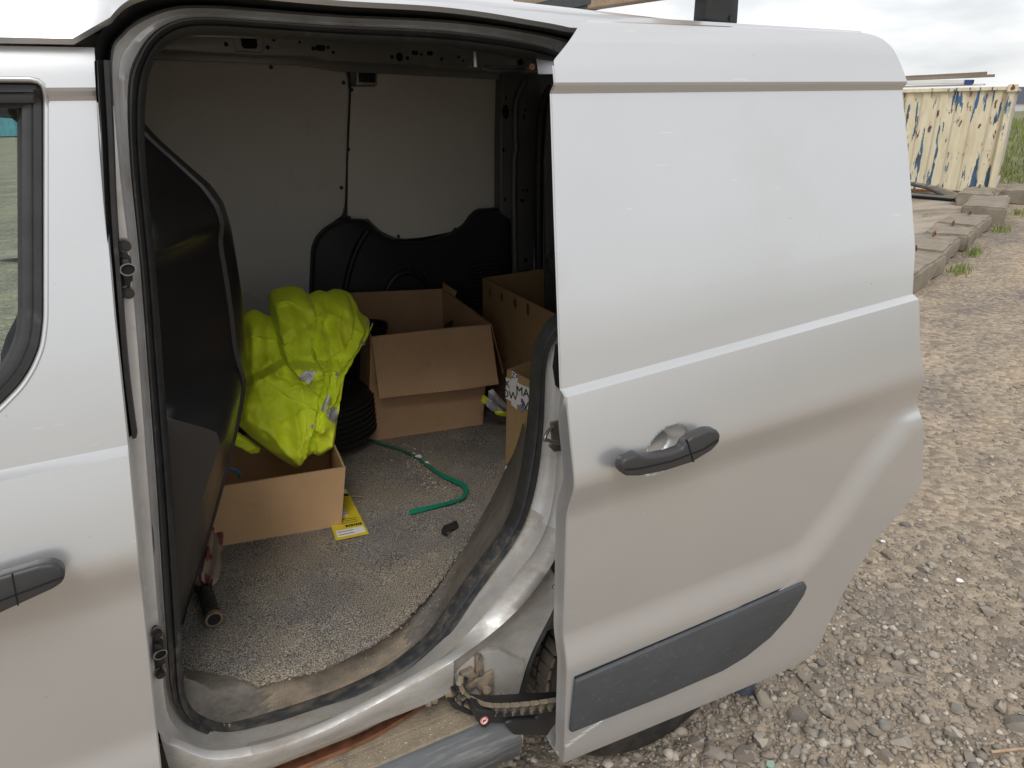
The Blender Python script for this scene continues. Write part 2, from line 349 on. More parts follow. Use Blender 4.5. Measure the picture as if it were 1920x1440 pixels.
def spline(pts, n, closed=False):
    """Catmull-Rom resample through pts, n samples per segment"""
    P = [Vector(p) for p in pts]; k = len(P); r = []
    segs = k if closed else k-1
    for i in range(segs):
        if closed: a, b, c, d = P[(i-1) % k], P[i], P[(i+1) % k], P[(i+2) % k]
        else: a, b, c, d = P[max(i-1, 0)], P[i], P[i+1], P[min(i+2, k-1)]
        for j in range(n):
            t = j/n
            r.append(.5*((2*b) + (c-a)*t + (2*a-5*b+4*c-d)*t*t + (3*b-a-3*c+d)*t**3))
    if not closed: r.append(P[-1])
    return r
def loft(name, loops, m, parent=None, closed=False, sm=40, thick=0):
    n = len(loops[0]); vs = [v for l in loops for v in l]; fs = []
    for a in range(len(loops)-1):
        for i in range(n if closed else n-1):
            j = (i+1) % n; fs.append((a*n+i, a*n+j, (a+1)*n+j, (a+1)*n+i))
    return mesh(name, vs, fs, m, parent, sm)
def tube(name, path, r, m, parent=None, seg=8, caps=True, sm=60, flat=1.0):
    path = [Vector(p) for p in path]; vs = []; fs = []; n = len(path)
    up = Vector((0, 0, 1)); prev = None
    for i, p in enumerate(path):
        t = (path[min(i+1, n-1)] - path[max(i-1, 0)]).normalized()
        if prev is None:
            a = up if abs(t.z) < .9 else Vector((0, 1, 0)); u = t.cross(a).normalized()
        else: u = (prev - t*prev.dot(t)).normalized()
        prev = u; v = t.cross(u); rr = r[i] if hasattr(r, '__len__') else r
        for k in range(seg):
            an = 2*math.pi*k/seg; vs.append(p + u*math.cos(an)*rr + v*math.sin(an)*rr*flat)
    for i in range(n-1):
        for k in range(seg):
            q = (k+1) % seg; fs.append((i*seg+k, i*seg+q, (i+1)*seg+q, (i+1)*seg+k))
    if caps: fs += [tuple(range(seg))[::-1], tuple((n-1)*seg+k for k in range(seg))]
    return mesh(name, vs, fs, m, parent, sm)
def slab(name, pts, vec, m, parent=None, bevel=0.0, seg=2, sm=35):
    """a polygon (3D points) given thickness along vec, edges rounded"""
    bm = bmesh.new(); pts = [Vector(p) for p in pts]; vec = Vector(vec)
    a = [bm.verts.new(p) for p in pts]; b = [bm.verts.new(p+vec) for p in pts]; n = len(pts)
    bm.faces.new(a); bm.faces.new(b[::-1])
    for i in range(n): bm.faces.new((a[i], b[i], b[(i+1) % n], a[(i+1) % n]))
    bmesh.ops.recalc_face_normals(bm, faces=bm.faces)
    if bevel: bmesh.ops.bevel(bm, geom=list(bm.edges), offset=bevel, segments=seg, affect='EDGES', profile=.5, clamp_overlap=True)
    return from_bm(name, bm, m, parent, sm)
def box(name, c, size, m, parent=None, bevel=0.0, rot=None, sm=35):
    bm = bmesh.new(); bmesh.ops.create_cube(bm, size=1)
    bmesh.ops.scale(bm, vec=size, verts=bm.verts)
    if bevel: bmesh.ops.bevel(bm, geom=list(bm.edges), offset=bevel, segments=2, affect='EDGES', clamp_overlap=True)
    if rot is not None: bmesh.ops.transform(bm, matrix=rot.to_4x4(), verts=bm.verts)
    bmesh.ops.translate(bm, vec=c, verts=bm.verts)
    return from_bm(name, bm, m, parent, sm)
def disc(name, c, nrm, r, depth, m, parent=None, seg=16, r2=None, sm=40, bevel=0):
    bm = bmesh.new(); bmesh.ops.create_cone(bm, cap_ends=True, segments=seg, radius1=r, radius2=r if r2 is None else r2, depth=depth)
    if bevel: bmesh.ops.bevel(bm, geom=[e for e in bm.edges if e.calc_length() < r], offset=bevel, segments=2, affect='EDGES', clamp_overlap=True)
    q = Vector(nrm).normalized().to_track_quat('Z', 'Y').to_matrix().to_4x4()
    bmesh.ops.transform(bm, matrix=Matrix.Translation(c) @ q, verts=bm.verts)
    return from_bm(name, bm, m, parent, sm)
def ring(name, c, nrm, r, w_, depth, m, parent=None, seg=20, sy=1.0):
    q = Vector(nrm).normalized().to_track_quat('Z', 'Y').to_matrix(); vs = []; fs = []
    for k in range(seg):
        a = 2*math.pi*k/seg
        for rr, zz in ((r, 0), (r, depth), (r-w_, depth), (r-w_, 0)):
            vs.append(Vector(c) + q @ Vector((math.cos(a)*rr, math.sin(a)*rr*sy, zz)))
    for k in range(seg):
        n2 = (k+1) % seg
        for j in range(4): fs.append((k*4+j, n2*4+j, n2*4+(j+1) % 4, k*4+(j+1) % 4))
    return mesh(name, vs, fs, m, parent, 40)
def text(name, s, size, mtx, m, parent=None, depth=.0004):
    cu = bpy.data.curves.new(name, 'FONT'); cu.body = s; cu.size = size; cu.extrude = depth; cu.align_x = 'CENTER'; cu.align_y = 'CENTER'
    o = bpy.data.objects.new(name, cu); COL.objects.link(o); dg = bpy.context.evaluated_depsgraph_get(); dg.update()
    me = bpy.data.meshes.new_from_object(o.evaluated_get(dg)); bpy.data.objects.remove(o)
    me.transform(mtx); me.materials.clear()
    return new(name, me, m, parent)
# ================================================================== VAN
van = empty('van', (0.9, 1.75, 0))
VANINV = Matrix.Translation((-0.9, -1.75, 0))
def V(o):
    """hang a world-space mesh (and its own children) under the van"""
    o.parent = van; o.matrix_parent_inverse = VANINV; return o
tag(van, 'silver panel van with its side door slid open', 'van')

PROF = [(.38, .872), (.40, .867), (.42, .8635), (.44, .862), (.64, .863), (.73, .863), (.82, .863), (.965, .864), (.985, .860), (1.026, .8445), (1.036, .843), (1.05, .845), (1.177, .876),
        (1.185, .8925), (1.215, .8985), (1.30, .915), (1.45, .945), (1.612, .9755), (1.619, .977), (1.624, .9745), (1.630, .968), (1.634, .9665), (1.655, .971), (1.69, .982), (1.715, 1.0), (1.735, 1.03)]
def side(z, off=0.0): return interp(PROF, z) + off
def crisp_rows(lo, hi, st):
    """row heights with the crease and lip edges kept sharp, the rest slightly rounded"""
    sharp = (1.177, 1.185, 1.619, 1.624, 1.630, 1.634)
    zs = [z for z in np.arange(lo, hi, st) if all(abs(z-q) > st*.45 for q in sharp)] + [q for q in sharp if lo < q < hi]
    zs = sorted(zs); ys = []
    for z in zs:
        w_ = min([.008]+[abs(z-q)*.9 for q in sharp]); ys.append((side(z-w_)+2*side(z)+side(z+w_))/4)
    return np.array(zs), np.array(ys)
def bulge(z): return .016*sstep(.735, .655, z)
def on_skin(px, py, off=0.0):
    Y = .88 + off
    for _ in range(8):
        p = at(px, py, Y); Y = side(p.z, off) - bulge(p.z)
    return at(px, py, Y)

# ---- sliding door
def slider():
    rise = lambda x, z: .043*max(0, min(1, (x-.545)/.83))*interp([(.9, 0), (1.0, .45), (1.18, 1), (1.3, .8), (1.6, 0)], z)
    xr_tab = sorted([(p.z - 0.0, p.x) for p in [on_skin(*q) for q in [(1630, 63), (1645, 68), (1655, 73), (1672, 88), (1688, 118), (1698, 160), (1701, 300), (1710, 500), (1716, 600), (1721, 690), (1716, 770), (1717, 810), (1716, 890), (1708, 915), (1640, 1010), (1580, 1110), (1530, 1215), (1518, 1230)]]])
    xr_tab = [(.40, xr_tab[0][1])] + [t for t in xr_tab if t[0] > .405] + [(1.7222, 1.24)]
    c1, c2 = on_skin(1038, 113), on_skin(1087, 46)
    xl_tab = [(.40, .53), (.44, .53), (1.19, .545), (1.62, .576), (c1.z, c1.x), (c2.z, c2.x), (1.735, c2.x+.06)]
    zb = lambda x, z: .04*max(0, (1.1-x)/.57)*interp([(.40, 1), (.60, 0)], z)
    line = [on_skin(*q) for q in [(1740, 778), (1700, 802), (1640, 875), (1580, 962), (1530, 1040), (1500, 1078), (1470, 1100)]]
    def flare(x, z):
        best = 9; sgn = 1
        for a, b in zip(line, line[1:]):
            ax, az, bx, bz = a.x, a.z, b.x, b.z; dx, dz = bx-ax, bz-az
            t = max(0, min(1, ((x-ax)*dx+(z-az)*dz)/(dx*dx+dz*dz))); d = math.hypot(x-ax-t*dx, z-az-t*dz)
            if d < best: best = d; sgn = 1 if (dx*(z-az)-dz*(x-ax)) > 0 else -1
        return best*sgn
    CUP = at(1250, 848, side(1.03))
    zs, prof = crisp_rows(.40, 1.7221, .003)
    us = np.unique(np.concatenate([np.linspace(0, 1, 80), np.linspace(.10, .30, 95)]))
    vs, fs, rows = [], [], []
    for i, z in enumerate(zs):
        xl, xr = interp(xl_tab, z), interp(xr_tab, z)
        row = []
        for u in us:
            x = xl + (xr-xl)*u; zz = z + rise(x, z) + zb(x, z)
            f = flare(x, zz); B = bulge(z)
            fl = .018*sstep(-.075, .012, f) if x > 1.0 or zz < .9 else 0
            fl *= sstep(1.02, .95, zz)
            y = prof[i] - max(B, fl) - .0015*math.sin(math.pi*u)
            ex, ez = (x-CUP.x)/.053, (zz-CUP.z-.30*(x-CUP.x))/.041
            y += .034*sstep(1.0, .50, math.hypot(ex, ez))
            row.append(Vector((x, y, zz)))
        rows.append(row)
    full = []
    for i, row in enumerate(rows):
        z = zs[i]; d = .003 + .031*sstep(1.19, 1.12, z); e = row[0]; g = row[-1]
        pre = [e+Vector((.07, d+.04, 0)), e+Vector((.016, d+.012, 0)), e+Vector((.0, d+.002, 0)), e+Vector((-.002, d, 0)), e+Vector((.000, .62*d, 0)), e+Vector((-.0025, .55*d, 0)), e+Vector((-.0015, .003, 0))]
        post = [g+Vector((.002, .002, 0)), g+Vector((.002, .02, 0)), g+Vector((-.03, .04, 0))]
        if z > 1.66: pre = [e+Vector((.024-.003*k, .026-.0035*k, -.002)) for k in range(7)]
        full.append(pre+row+post)
    # rolled top and bottom edges
    top = [[v+Vector((.012 if i < 8 else 0, .012, .003)) for i, v in enumerate(full[-1])], [v+Vector((.05 if i < 10 else 0, .04, -.012)) for i, v in enumerate(full[-1])]]
    bot = [[v+Vector((0, .03, .004)) for v in full[0]], [v+Vector((0, .004, -.002)) for v in full[0]]]
    o = loft('sliding_door', bot+full+top, M['paint'], sm=16); V(o)
    # inner skin
    inner = [[Vector((interp(xl_tab, z)+.07+(interp(xr_tab, z)-interp(xl_tab, z)-.12)*u, side(z)+.06+.01*math.sin(u*9), z+rise(.9, z))) for u in np.linspace(0, 1, 14)] for z in np.linspace(.45, 1.70, 24)]
    loft('inner_panel', inner, M['inner'], o, sm=40)
    # lower rubbing strip
    Yr = lambda z: side(z) - .016
    rub = [(1076, 1272), (1300, 1176), (1490, 1093), (1504, 1088), (1509, 1096), (1503, 1112), (1478, 1150), (1440, 1192), (1395, 1228), (1350, 1255), (1240, 1302), (1150, 1337), (1066, 1370)]
    pts = [on_skin(*q) for q in rub]; pts = [Vector((p.x, side(p.z)-.016-.009, p.z)) for p in pts]
    slab('rub_gap', [Vector((p.x+.001, p.y+.0075, p.z+.0035)) for p in pts], (0, .004, 0), M['dark_hole'], o)
    slab('rub_strip', pts, (0, .014, 0), M['grey_plastic'], o, bevel=.005, seg=3)
    # handle: cup behind, bar in front
    hb = [(1165, 872), (1172, 861), (1199, 851), (1208, 856), (1225, 856), (1258, 850), (1281, 842), (1288, 829), (1300, 819), (1330, 806), (1346, 806), (1353, 816), (1350, 831), (1336, 846), (1300, 868), (1250, 884), (1200, 894), (1175, 894), (1166, 886)]
    yb = side(1.03) - .034
    slab('door_handle', [at(px, py, yb) for px, py in hb], (0, .022, 0), M['handle'], o, bevel=.006, seg=3)
    slab('handle_split', [at(px, py, yb-.0012) for px, py in [(1288, 826), (1290, 825), (1302, 866), (1300, 867)]], (0, .004, 0), M['dark_hole'], o)
    slab('handle_line', [at(px, py, yb-.0012) for px, py in [(1172, 880), (1200, 878), (1260, 864), (1320, 842), (1348, 824), (1348, 826), (1320, 844), (1260, 866), (1200, 880), (1172, 882)]], (0, .004, 0), M['dark_hole'], o)
    # stems under the bar so it stands on the skin
    for q in ((1193, 874), (1328, 826)):
        c = at(*q, yb+.024); box('handle_foot', c, (.016, .02, .010), M['handle'], o, bevel=.003)
    # latch block and buffer on the leading edge
    for q, s in (((1062, 1095), (.012, .03, .055)), ((1066, 905), (.010, .028, .05))):
        p = at(*q, .915); box('edge_latch', p+Vector((.008, 0, 0)), s, M['black_plastic'], o, bevel=.002)
    p = at(1052, 1098, .925); tube('buffer_pin', [p+Vector((.02, 0, -.001)), p, p+Vector((-.012, 0, .002)), p+Vector((-.018, 0, .003))], [.006, .006, .0055, .003], M['zinc'], o)
    p = at(1057, 1135, .925); disc('edge_bolt', p, (-1, -.3, 0), .006, .008, M['zinc'], o, seg=8)
    p = at(1050, 468, .99); tube('upper_pin', [p+Vector((.03, 0, 0)), p, p+Vector((-.006, 0, 0))], [.005, .005, .003], M['zinc'], o)
    return o
M['cup'] = mat('handle_cup', (.16, .155, .15), .5, .3)
sld = slider()

# ---- front door with its window
FD = .12
def front_door():
    edge = [(p.z, p.x) for p in [on_skin(px, py, FD) for px, py in [(300, 1440), (290, 1350), (262, 1080), (240, 840), (215, 600), (190, 300), (180, 140), (176, 78)]]]
    edge = [(.36, edge[0][1]-.03)] + edge
    zs, prof = crisp_rows(.36, 1.6801, .006); ncol = 60
    rows = []
    for i, z in enumerate(zs):
        xe = interp(edge, z)
        row = [Vector((-1.25+(xe+1.25)*u, prof[i]+FD-bulge(z), z)) for u in np.linspace(0, 1, ncol)**.8]
        g = row[-1]; row += [g+Vector((.002, .002, 0)), g+Vector((.002, .012, 0)), g+Vector((-.02, .02, 0)), g+Vector((-.06, .09, 0))]
        rows.append(row)
    rows.append([v+Vector((0, .015, .003)) for v in rows[-1]])
    o = loft('front_door', rows, M['paint'], sm=16); V(o)
    # window opening cut through the skin
    win = [(-760, 330), (-760, 150), (-300, 150), (76, 152), (82, 158), (84, 300), (84, 500), (84, 600), (78, 650), (62, 690), (40, 725), (0, 766), (-60, 815), (-200, 900), (-760, 1190)]
    wp = rounded([on_skin(px, py, FD) for px, py in win], 260, 2)
    cut = slab('window_cutter', [p+Vector((0, -.12, 0)) for p in wp], (0, .3, 0), None)
    b = o.modifiers.new('b', 'BOOLEAN'); b.operation = 'DIFFERENCE'; b.object = cut; b.solver = 'EXACT'
    bpy.context.view_layer.update(); mod_apply(o); bpy.data.objects.remove(cut)
    bm = bmesh.new(); bm.from_mesh(o.data)
    bad = [f for f in bm.faces if f.calc_center_median().x < interp(edge, f.calc_center_median().z)-.03 and abs(f.calc_center_median().y-(side(f.calc_center_median().z, FD)-bulge(f.calc_center_median().z))) > .008 and f.calc_center_median().z < 1.675]
    bmesh.ops.delete(bm, geom=bad, context='FACES'); bm.to_mesh(o.data); bm.free()
    smooth(o.data, 16)
    # rounded silver return round the opening, then black mouldings, then glass
    wps = wp
    cen = sum(wp, Vector())/len(wp)
    def inset(d, dy):
        n = len(wps); r = []
        for i, p in enumerate(wps):
            t = (wps[(i+1) % n]-wps[i-1]); nrm = Vector((t.z, 0, -t.x)).normalized()
            if nrm.dot(cen-p) < 0: nrm = -nrm
            q = p + nrm*d; r.append(Vector((q.x, side(p.z)+FD+dy, q.z)))
        return r
    loft('window_rim', [inset(-.005, .001), inset(-.003, -.0018), inset(0, -.0008), inset(.002, .004), inset(.002, .012)], M['paint'], o, closed=True, sm=80)
    loft('window_moulding', [inset(.0015, .012), inset(.004, .007), inset(.012, .006), inset(.0135, .010), inset(.016, .009), inset(.024, .011), inset(.026, .017), inset(.030, .019), inset(.031, .03)], M['rubber'], o, closed=True, sm=50)
    g1 = inset(.028, .019); g2 = inset(.028, .023); n = len(g1)
    me = bpy.data.meshes.new('window_glass'); bm = bmesh.new()
    fv = [bm.verts.new(p) for p in inset(.028, .0205)]; bm.faces.new(fv)
    bmesh.ops.triangulate(bm, faces=bm.faces)
    from_bm('window_glass', bm, M['glass'], o)
    # handle
    yb = side(1.03)+FD-.034
    hb = [(-260, 1175), (-120, 1125), (0, 1083), (70, 1062), (100, 1058), (117, 1066), (123, 1080), (118, 1094), (100, 1106), (0, 1152), (-120, 1200), (-230, 1235), (-260, 1230)]
    slab('door_handle', [at(px, py, yb) for px, py in hb], (0, .022, 0), M['handle'], o, bevel=.006, seg=3)
    slab('handle_split', [at(px, py, yb-.0012) for px, py in [(21, 1078), (23, 1077), (35, 1136), (33, 1137)]], (0, .004, 0), M['dark_hole'], o)
    slab('handle_line', [at(px, py, yb-.0012) for px, py in [(-120, 1168), (0, 1126), (117, 1082), (117, 1084), (0, 1128), (-120, 1170)]], (0, .004, 0), M['dark_hole'], o)
    box('handle_foot', at(90, 1080, yb+.024), (.016, .02, .010), M['handle'], o, bevel=.003)
    return o
fdoor = front_door()

# ---- door aperture: loops traced round the opening (seal inner, seal outer, jamb ridge, jamb outer edge)
KEY = [
 ((273,300),(246,300),(222,300),(190,300)), ((292,500),(265,500),(245,500),(208,500)), ((307,700),(280,700),(262,700),(226,700)),
 ((322,900),(295,900),(277,900),(243,900)), ((333,1050),(304,1050),(288,1050),(257,1050)), ((341,1200),(314,1200),(300,1200),(270,1200)),
 ((346,1290),(321,1290),(308,1300),(282,1310)), ((358,1325),(336,1336),(320,1350),(300,1378)), ((385,1347),(366,1364),(354,1382),(338,1402)),
 ((430,1357),(425,1383),(420,1399),(405,1423)), ((505,1338),(512,1366),(514,1381),(507,1406)), ((590,1312),(605,1336),(610,1349),(606,1370)),
 ((660,1285),(680,1310),(690,1320),(700,1324)), ((737,1245),(768,1264),(785,1268),(800,1268)), ((803,1193),(837,1196),(860,1205),(873,1223)),
 ((850,1125),(882,1130),(915,1145),(940,1173)), ((893,1065),(925,1070),(960,1085),(990,1123)), ((930,1015),(962,1018),(1000,1035),(1035,1060)),
 ((960,960),(988,966),(1025,985),(1060,1000)), ((976,890),(1006,900),(1040,915),(1085,920)), ((988,815),(1016,822),(1045,825),(1095,830)),
 ((995,740),(1020,750),(1050,745),(1110,745)), ((999,685),(1022,692),(1055,690),(1115,690)), ((1009,640),(1032,650),(1060,650),(1115,650)),
 ((1030,603),(1055,616),(1075,615),(1120,610)), ((1058,580),(1080,588),(1100,580),(1135,570)), ((1088,545),(1110,548),(1125,540),(1150,530)),
 ((1100,450),(1125,450),(1140,450),(1165,450)), ((1095,300),(1120,300),(1140,300),(1165,300)), ((1080,200),(1105,190),(1130,180),(1160,150)),
 ((1062,150),(1080,122),(1100,100),(1130,80)), ((1035,124),(1045,98),(1055,78),(1065,57)), ((985,110),(985,80),(985,62),(985,42)),
 ((900,98),(900,66),(900,49),(900,28)), ((800,88),(800,56),(800,40),(800,17)), ((640,80),(640,49),(640,33),(640,8)),
 ((500,71),(500,40),(500,23),(500,-4)), ((400,66),(400,33),(400,16),(400,-13)), ((347,69),(340,37),(330,18),(318,-12)),
 ((307,90),(296,58),(276,36),(250,4)), ((284,128),(264,98),(234,66),(208,40)), ((273,190),(244,162),(211,116),(178,98))]
NK = len(KEY); SUB = 6
yS0 = [1.15]*NK; yS1 = [1.115]*NK
yJ1 = [1.095]*7 + [1.09]*2 + [1.085]*4 + [1.08, 1.075, 1.07, 1.07, 1.075, 1.08, 1.09, 1.1, 1.1, 1.1, 1.1, 1.1] + [1.1]*5 + [1.12]*9 + [1.11]*3
yJ1 = (yJ1 + [1.1]*NK)[:NK]
yJ2 = [1.075]*6 + [1.065, 1.05, 1.04, 1.035, 1.035, 1.035, 1.035, 1.035, 1.04, 1.045, 1.05, 1.055, 1.06, 1.065, 1.07, 1.07, 1.07, 1.07, 1.07] + [1.07]*6 + [1.062]*11
yJ2 = (yJ2 + [1.075]*NK)[:NK]
k_in = [at(*k[0], y) for k, y in zip(KEY, yS0)]; k_out = [at(*k[1], y) for k, y in zip(KEY, yS1)]
k_j1 = [at(*k[2], y) for k, y in zip(KEY, yJ1)]; k_j2 = [at(*k[3], y) for k, y in zip(KEY, yJ2)]
mid = lambda A, B, f, dy=0: [a.lerp(b, f)+Vector((0, dy, 0)) for a, b in zip(A, B)]
sp = lambda A: spline(A, SUB, True)
s_in, s_out, s_j1, s_j2 = sp(k_in), sp(k_out), sp(k_j1), sp(k_j2)
# silver jamb, from behind the seal out to the skin line
jm = [mid(s_in, s_out, .6, .02), mid(s_in, s_out, .95, .012), mid(s_out, s_j1, .12, .006), mid(s_out, s_j1, .30, .020), mid(s_out, s_j1, .62, .022), mid(s_out, s_j1, .85, .006), s_j1]
o = loft('door_jamb', jm, M['jamb'], closed=True, sm=70); V(o); jamb = o
o.data.materials.append(M['sillpaint'])
for p in o.data.polygons:
    if p.center.z < .80+.08*noise.noise(p.center*11): p.material_index = 1
# between ridge and skin line: silver round the sides and sill, dark drip channel along the top
a0, a1 = 30*SUB, 41*SUB+3
side_idx = list(range(a1, NK*SUB)) + list(range(0, a0+1)); top_idx = list(range(a0, a1+1))
pick = lambda A, I: [A[i] for i in I]
sj = [s_j1, mid(s_j1, s_j2, .25, .004), mid(s_j1, s_j2, .6, -.002), mid(s_j1, s_j2, .92, -.004), mid(s_j1, s_j2, 1.0, .001), mid(s_j1, s_j2, 1.02, .02)]
o = loft('outer_jamb', [pick(A, side_idx) for A in sj], M['jamb'], jamb, sm=70)
o.data.materials.append(M['sillpaint'])
for p in o.data.polygons:
    if p.center.z < .80+.08*noise.noise(p.center*11) and p.center.x > 0: p.material_index = 1
gj = [s_j1, mid(s_j1, s_j2, .12, -.012), mid(s_j1, s_j2, .22, -.004), mid(s_j1, s_j2, .35, .025), mid(s_j1, s_j2, .8, .025), mid(s_j1, s_j2, .98, .012), mid(s_j1, s_j2, 1.0, .006)]
o = loft('drip_channel', [pick(A, top_idx) for A in gj], M['gutter'], jamb, sm=50)
# rubber aperture seal: bulb with a lip and groove
sl_ = [mid(s_in, s_out, f, dy) for f, dy in ((.25, .02), (0, .001), (.05, -.006), (.18, -.012), (.34, -.0135), (.48, -.011), (.58, -.003), (.63, -.003), (.70, -.007), (.86, -.008), (.97, -.004), (1.0, .004), (.96, .02))]
def seal_mat_split():
    o = loft('door_seal', sl_, M['rubber'], closed=True, sm=60); V(o)
    o.data.materials.append(M['rubber_dusty'])
    for p in o.data.polygons:
        c = p.center
        if c.z < .78 + .03*noise.noise(c*8): p.material_index = 1
    return o
seal = seal_mat_split()
# inner return flange and near-side inner wall (closes the body shell)
fl1 = mid(s_in, s_out, .5, .02); fl2 = mid(s_in, s_out, 1.6, .08)
def rectpt(p):
    cx, cz = .30, 1.12; d = Vector((p.x-cx, p.z-cz)); s = max(abs(d.x)/(1.07 if d.x > 0 else .72), abs(d.y)/(.58 if d.y > 0 else .66)); return Vector((max(-.10, cx+d.x/s), 1.16, cz+d.y/s))
o = loft('inner_side_panel', [fl1, fl2, [rectpt(p) for p in s_in]], M['inner'], closed=True, sm=50); V(o)

# ---- sill: outer vertical face, track slot, dusty ledge, plastic step
I = list(range(7*SUB, 14*SUB-1))
crest = pick(s_j2, I)
def zoff(dx, dy, dz): return [v+Vector((dx, dy, dz)) for v in crest]
sill_low = []
for v in crest:
    zl = .505 if v.x < .36 else .505+.10*(v.x-.36)
    sill_low.append(Vector((v.x, v.y+.012, min(zl, v.z-.012))))
o = loft('sill_panel', [zoff(0, .001, 0), zoff(0, -.0015, -.006), [a.lerp(b, .5)+Vector((0, -.002, 0)) for a, b in zip(crest, sill_low)], sill_low, [v+Vector((0, .03, -.004)) for v in sill_low]], M['sillpaint'], sm=60); V(o)
X0, X1 = -.25, .46
def strip(name, prof, m, x0=X0, x1=X1, n=24, bend=None, sm=40, parent=None):
    loops = []
    for (y, z) in prof:
        loops.append([Vector((x0+(x1-x0)*t, y+(bend(x0+(x1-x0)*t) if bend else 0), z)) for t in np.linspace(0, 1, n)])
    o = loft(name, loops, m, parent, sm=sm)
    if parent is None: V(o)
    return o
bend = lambda x: .05*sstep(.18, .46, x)
strip('track_upper_lip', [(1.09, .504), (1.058, .500), (1.053, .494), (1.058, .486), (1.09, .484)], M['dirty_steel'], bend=bend)
strip('door_track', [(1.08, .486), (1.125, .482), (1.13, .466), (1.12, .447), (1.075, .446), (1.070, .452), (1.066, .446)], M['rust'], bend=bend)
strip('step_ledge', [(1.12, .443), (1.062, .442), (1.060, .437), (1.056, .437), (1.054, .441), (1.018, .438), (1.015, .433)], M['tread'], x1=.50, sm=30)
stp = strip('side_step', [(1.022, .434), (1.010, .434), (1.006, .431), (.975, .396), (.973, .388), (.99, .33), (1.02, .30), (1.09, .29)], M['step'], x1=.505, sm=50)
slab('step_end', [Vector((.505, y, z)) for y, z in [(1.12, .44), (1.03, .435), (1.012, .433), (1.005, .430), (.976, .396), (.975, .387), (.992, .33), (1.02, .302), (1.09, .29)]], (.004, 0, 0), M['tread'], stp)
# ---- roof, quarter panel, far side, rear
def roof():
    I = list(range(31*SUB, 40*SUB+1))
    base = [s_j2[i] for i in I][::-1]                 # left to right along the opening
    left = [at(px, 68+.02*px, 1.09) for px in (-900, -500, -250, -100, 0, 80, 150)]
    left = [Vector((x, 1.085, 1.684)) for x in (-1.3, -.8, -.4, -.2, -.1, -.03)]
    right = [Vector((x, 1.066, 1.712-.012*(x-.66))) for x in (.75, .9, 1.1, 1.25, 1.32, 1.36)]
    edge = left+base+right
    def up(d, zt): return [Vector((v.x, max(v.y, 1.062)+d, zt(v))) for v in edge]
    rows = [[v+Vector((0, .02, .0)) for v in edge], [v+Vector((0, .003, -.002)) for v in edge], [v+Vector((0, -.003, .004)) for v in edge],
            [Vector((v.x, v.y+.006, v.z+.4*(1.758-.012*v.x-v.z))) for v in edge],
            [Vector((v.x, v.y*.5+.5*1.065+.02, v.z+.75*(1.758-.012*v.x-v.z))) for v in edge],
            *[[Vector((v.x, y_, z_-.014*v.x-.035*max(0, v.x-.5)-.16*max(0, v.x-1.10))) for v in edge] for y_, z_ in ((1.105, 1.755), (1.14, 1.769), (1.185, 1.780), (1.192, 1.773), (1.204, 1.773), (1.212, 1.783), (1.4, 1.802), (1.75, 1.828), (2.2, 1.838), (2.47, 1.805), (2.52, 1.75))]]
    o = loft('roof', rows, M['paint'], sm=50); V(o); return o
roof()
def quarter():
    cxw, rw = .967, .385
    rows = []
    zs = np.linspace(.30, 1.70, 90); xs = np.linspace(.64, 1.50, 90)
    vs, fs, idx = [], [], {}
    for i, z in enumerate(zs):
        for j, x in enumerate(xs):
            idx[i, j] = len(vs); y = side(z, .125)+.035*sstep(.75, .64, x)-bulge(z)+.03*sstep(1.35, 1.5, x)
            vs.append(Vector((x, y, z)))
    for i in range(len(zs)-1):
        for j in range(len(xs)-1):
            x, z = (xs[j]+xs[j+1])/2, (zs[i]+zs[i+1])/2
            if math.hypot(x-cxw, z-.33) < rw or (x < .92 and z < 1.1): continue
            if x < .70 and z < 1.66: continue
            fs.append((idx[i, j], idx[i, j+1], idx[i+1, j+1], idx[i+1, j]))
    o = mesh('quarter_panel', vs, fs, M['paint'], sm=40); V(o)
    # wheel arch liner: a half tunnel
    lo = [[Vector((cxw+(rw+.06)*math.cos(a), y, min(.57, .33+(rw+.06)*math.sin(a)))) for a in np.linspace(.05, math.pi-.05, 40)] for y in (1.09, 1.2, 1.34)]
    lo.append([Vector((cxw, 1.35, .33))]*40)
    q = loft('arch_liner', lo, M['black_plastic'], sm=60); V(q)
quarter()
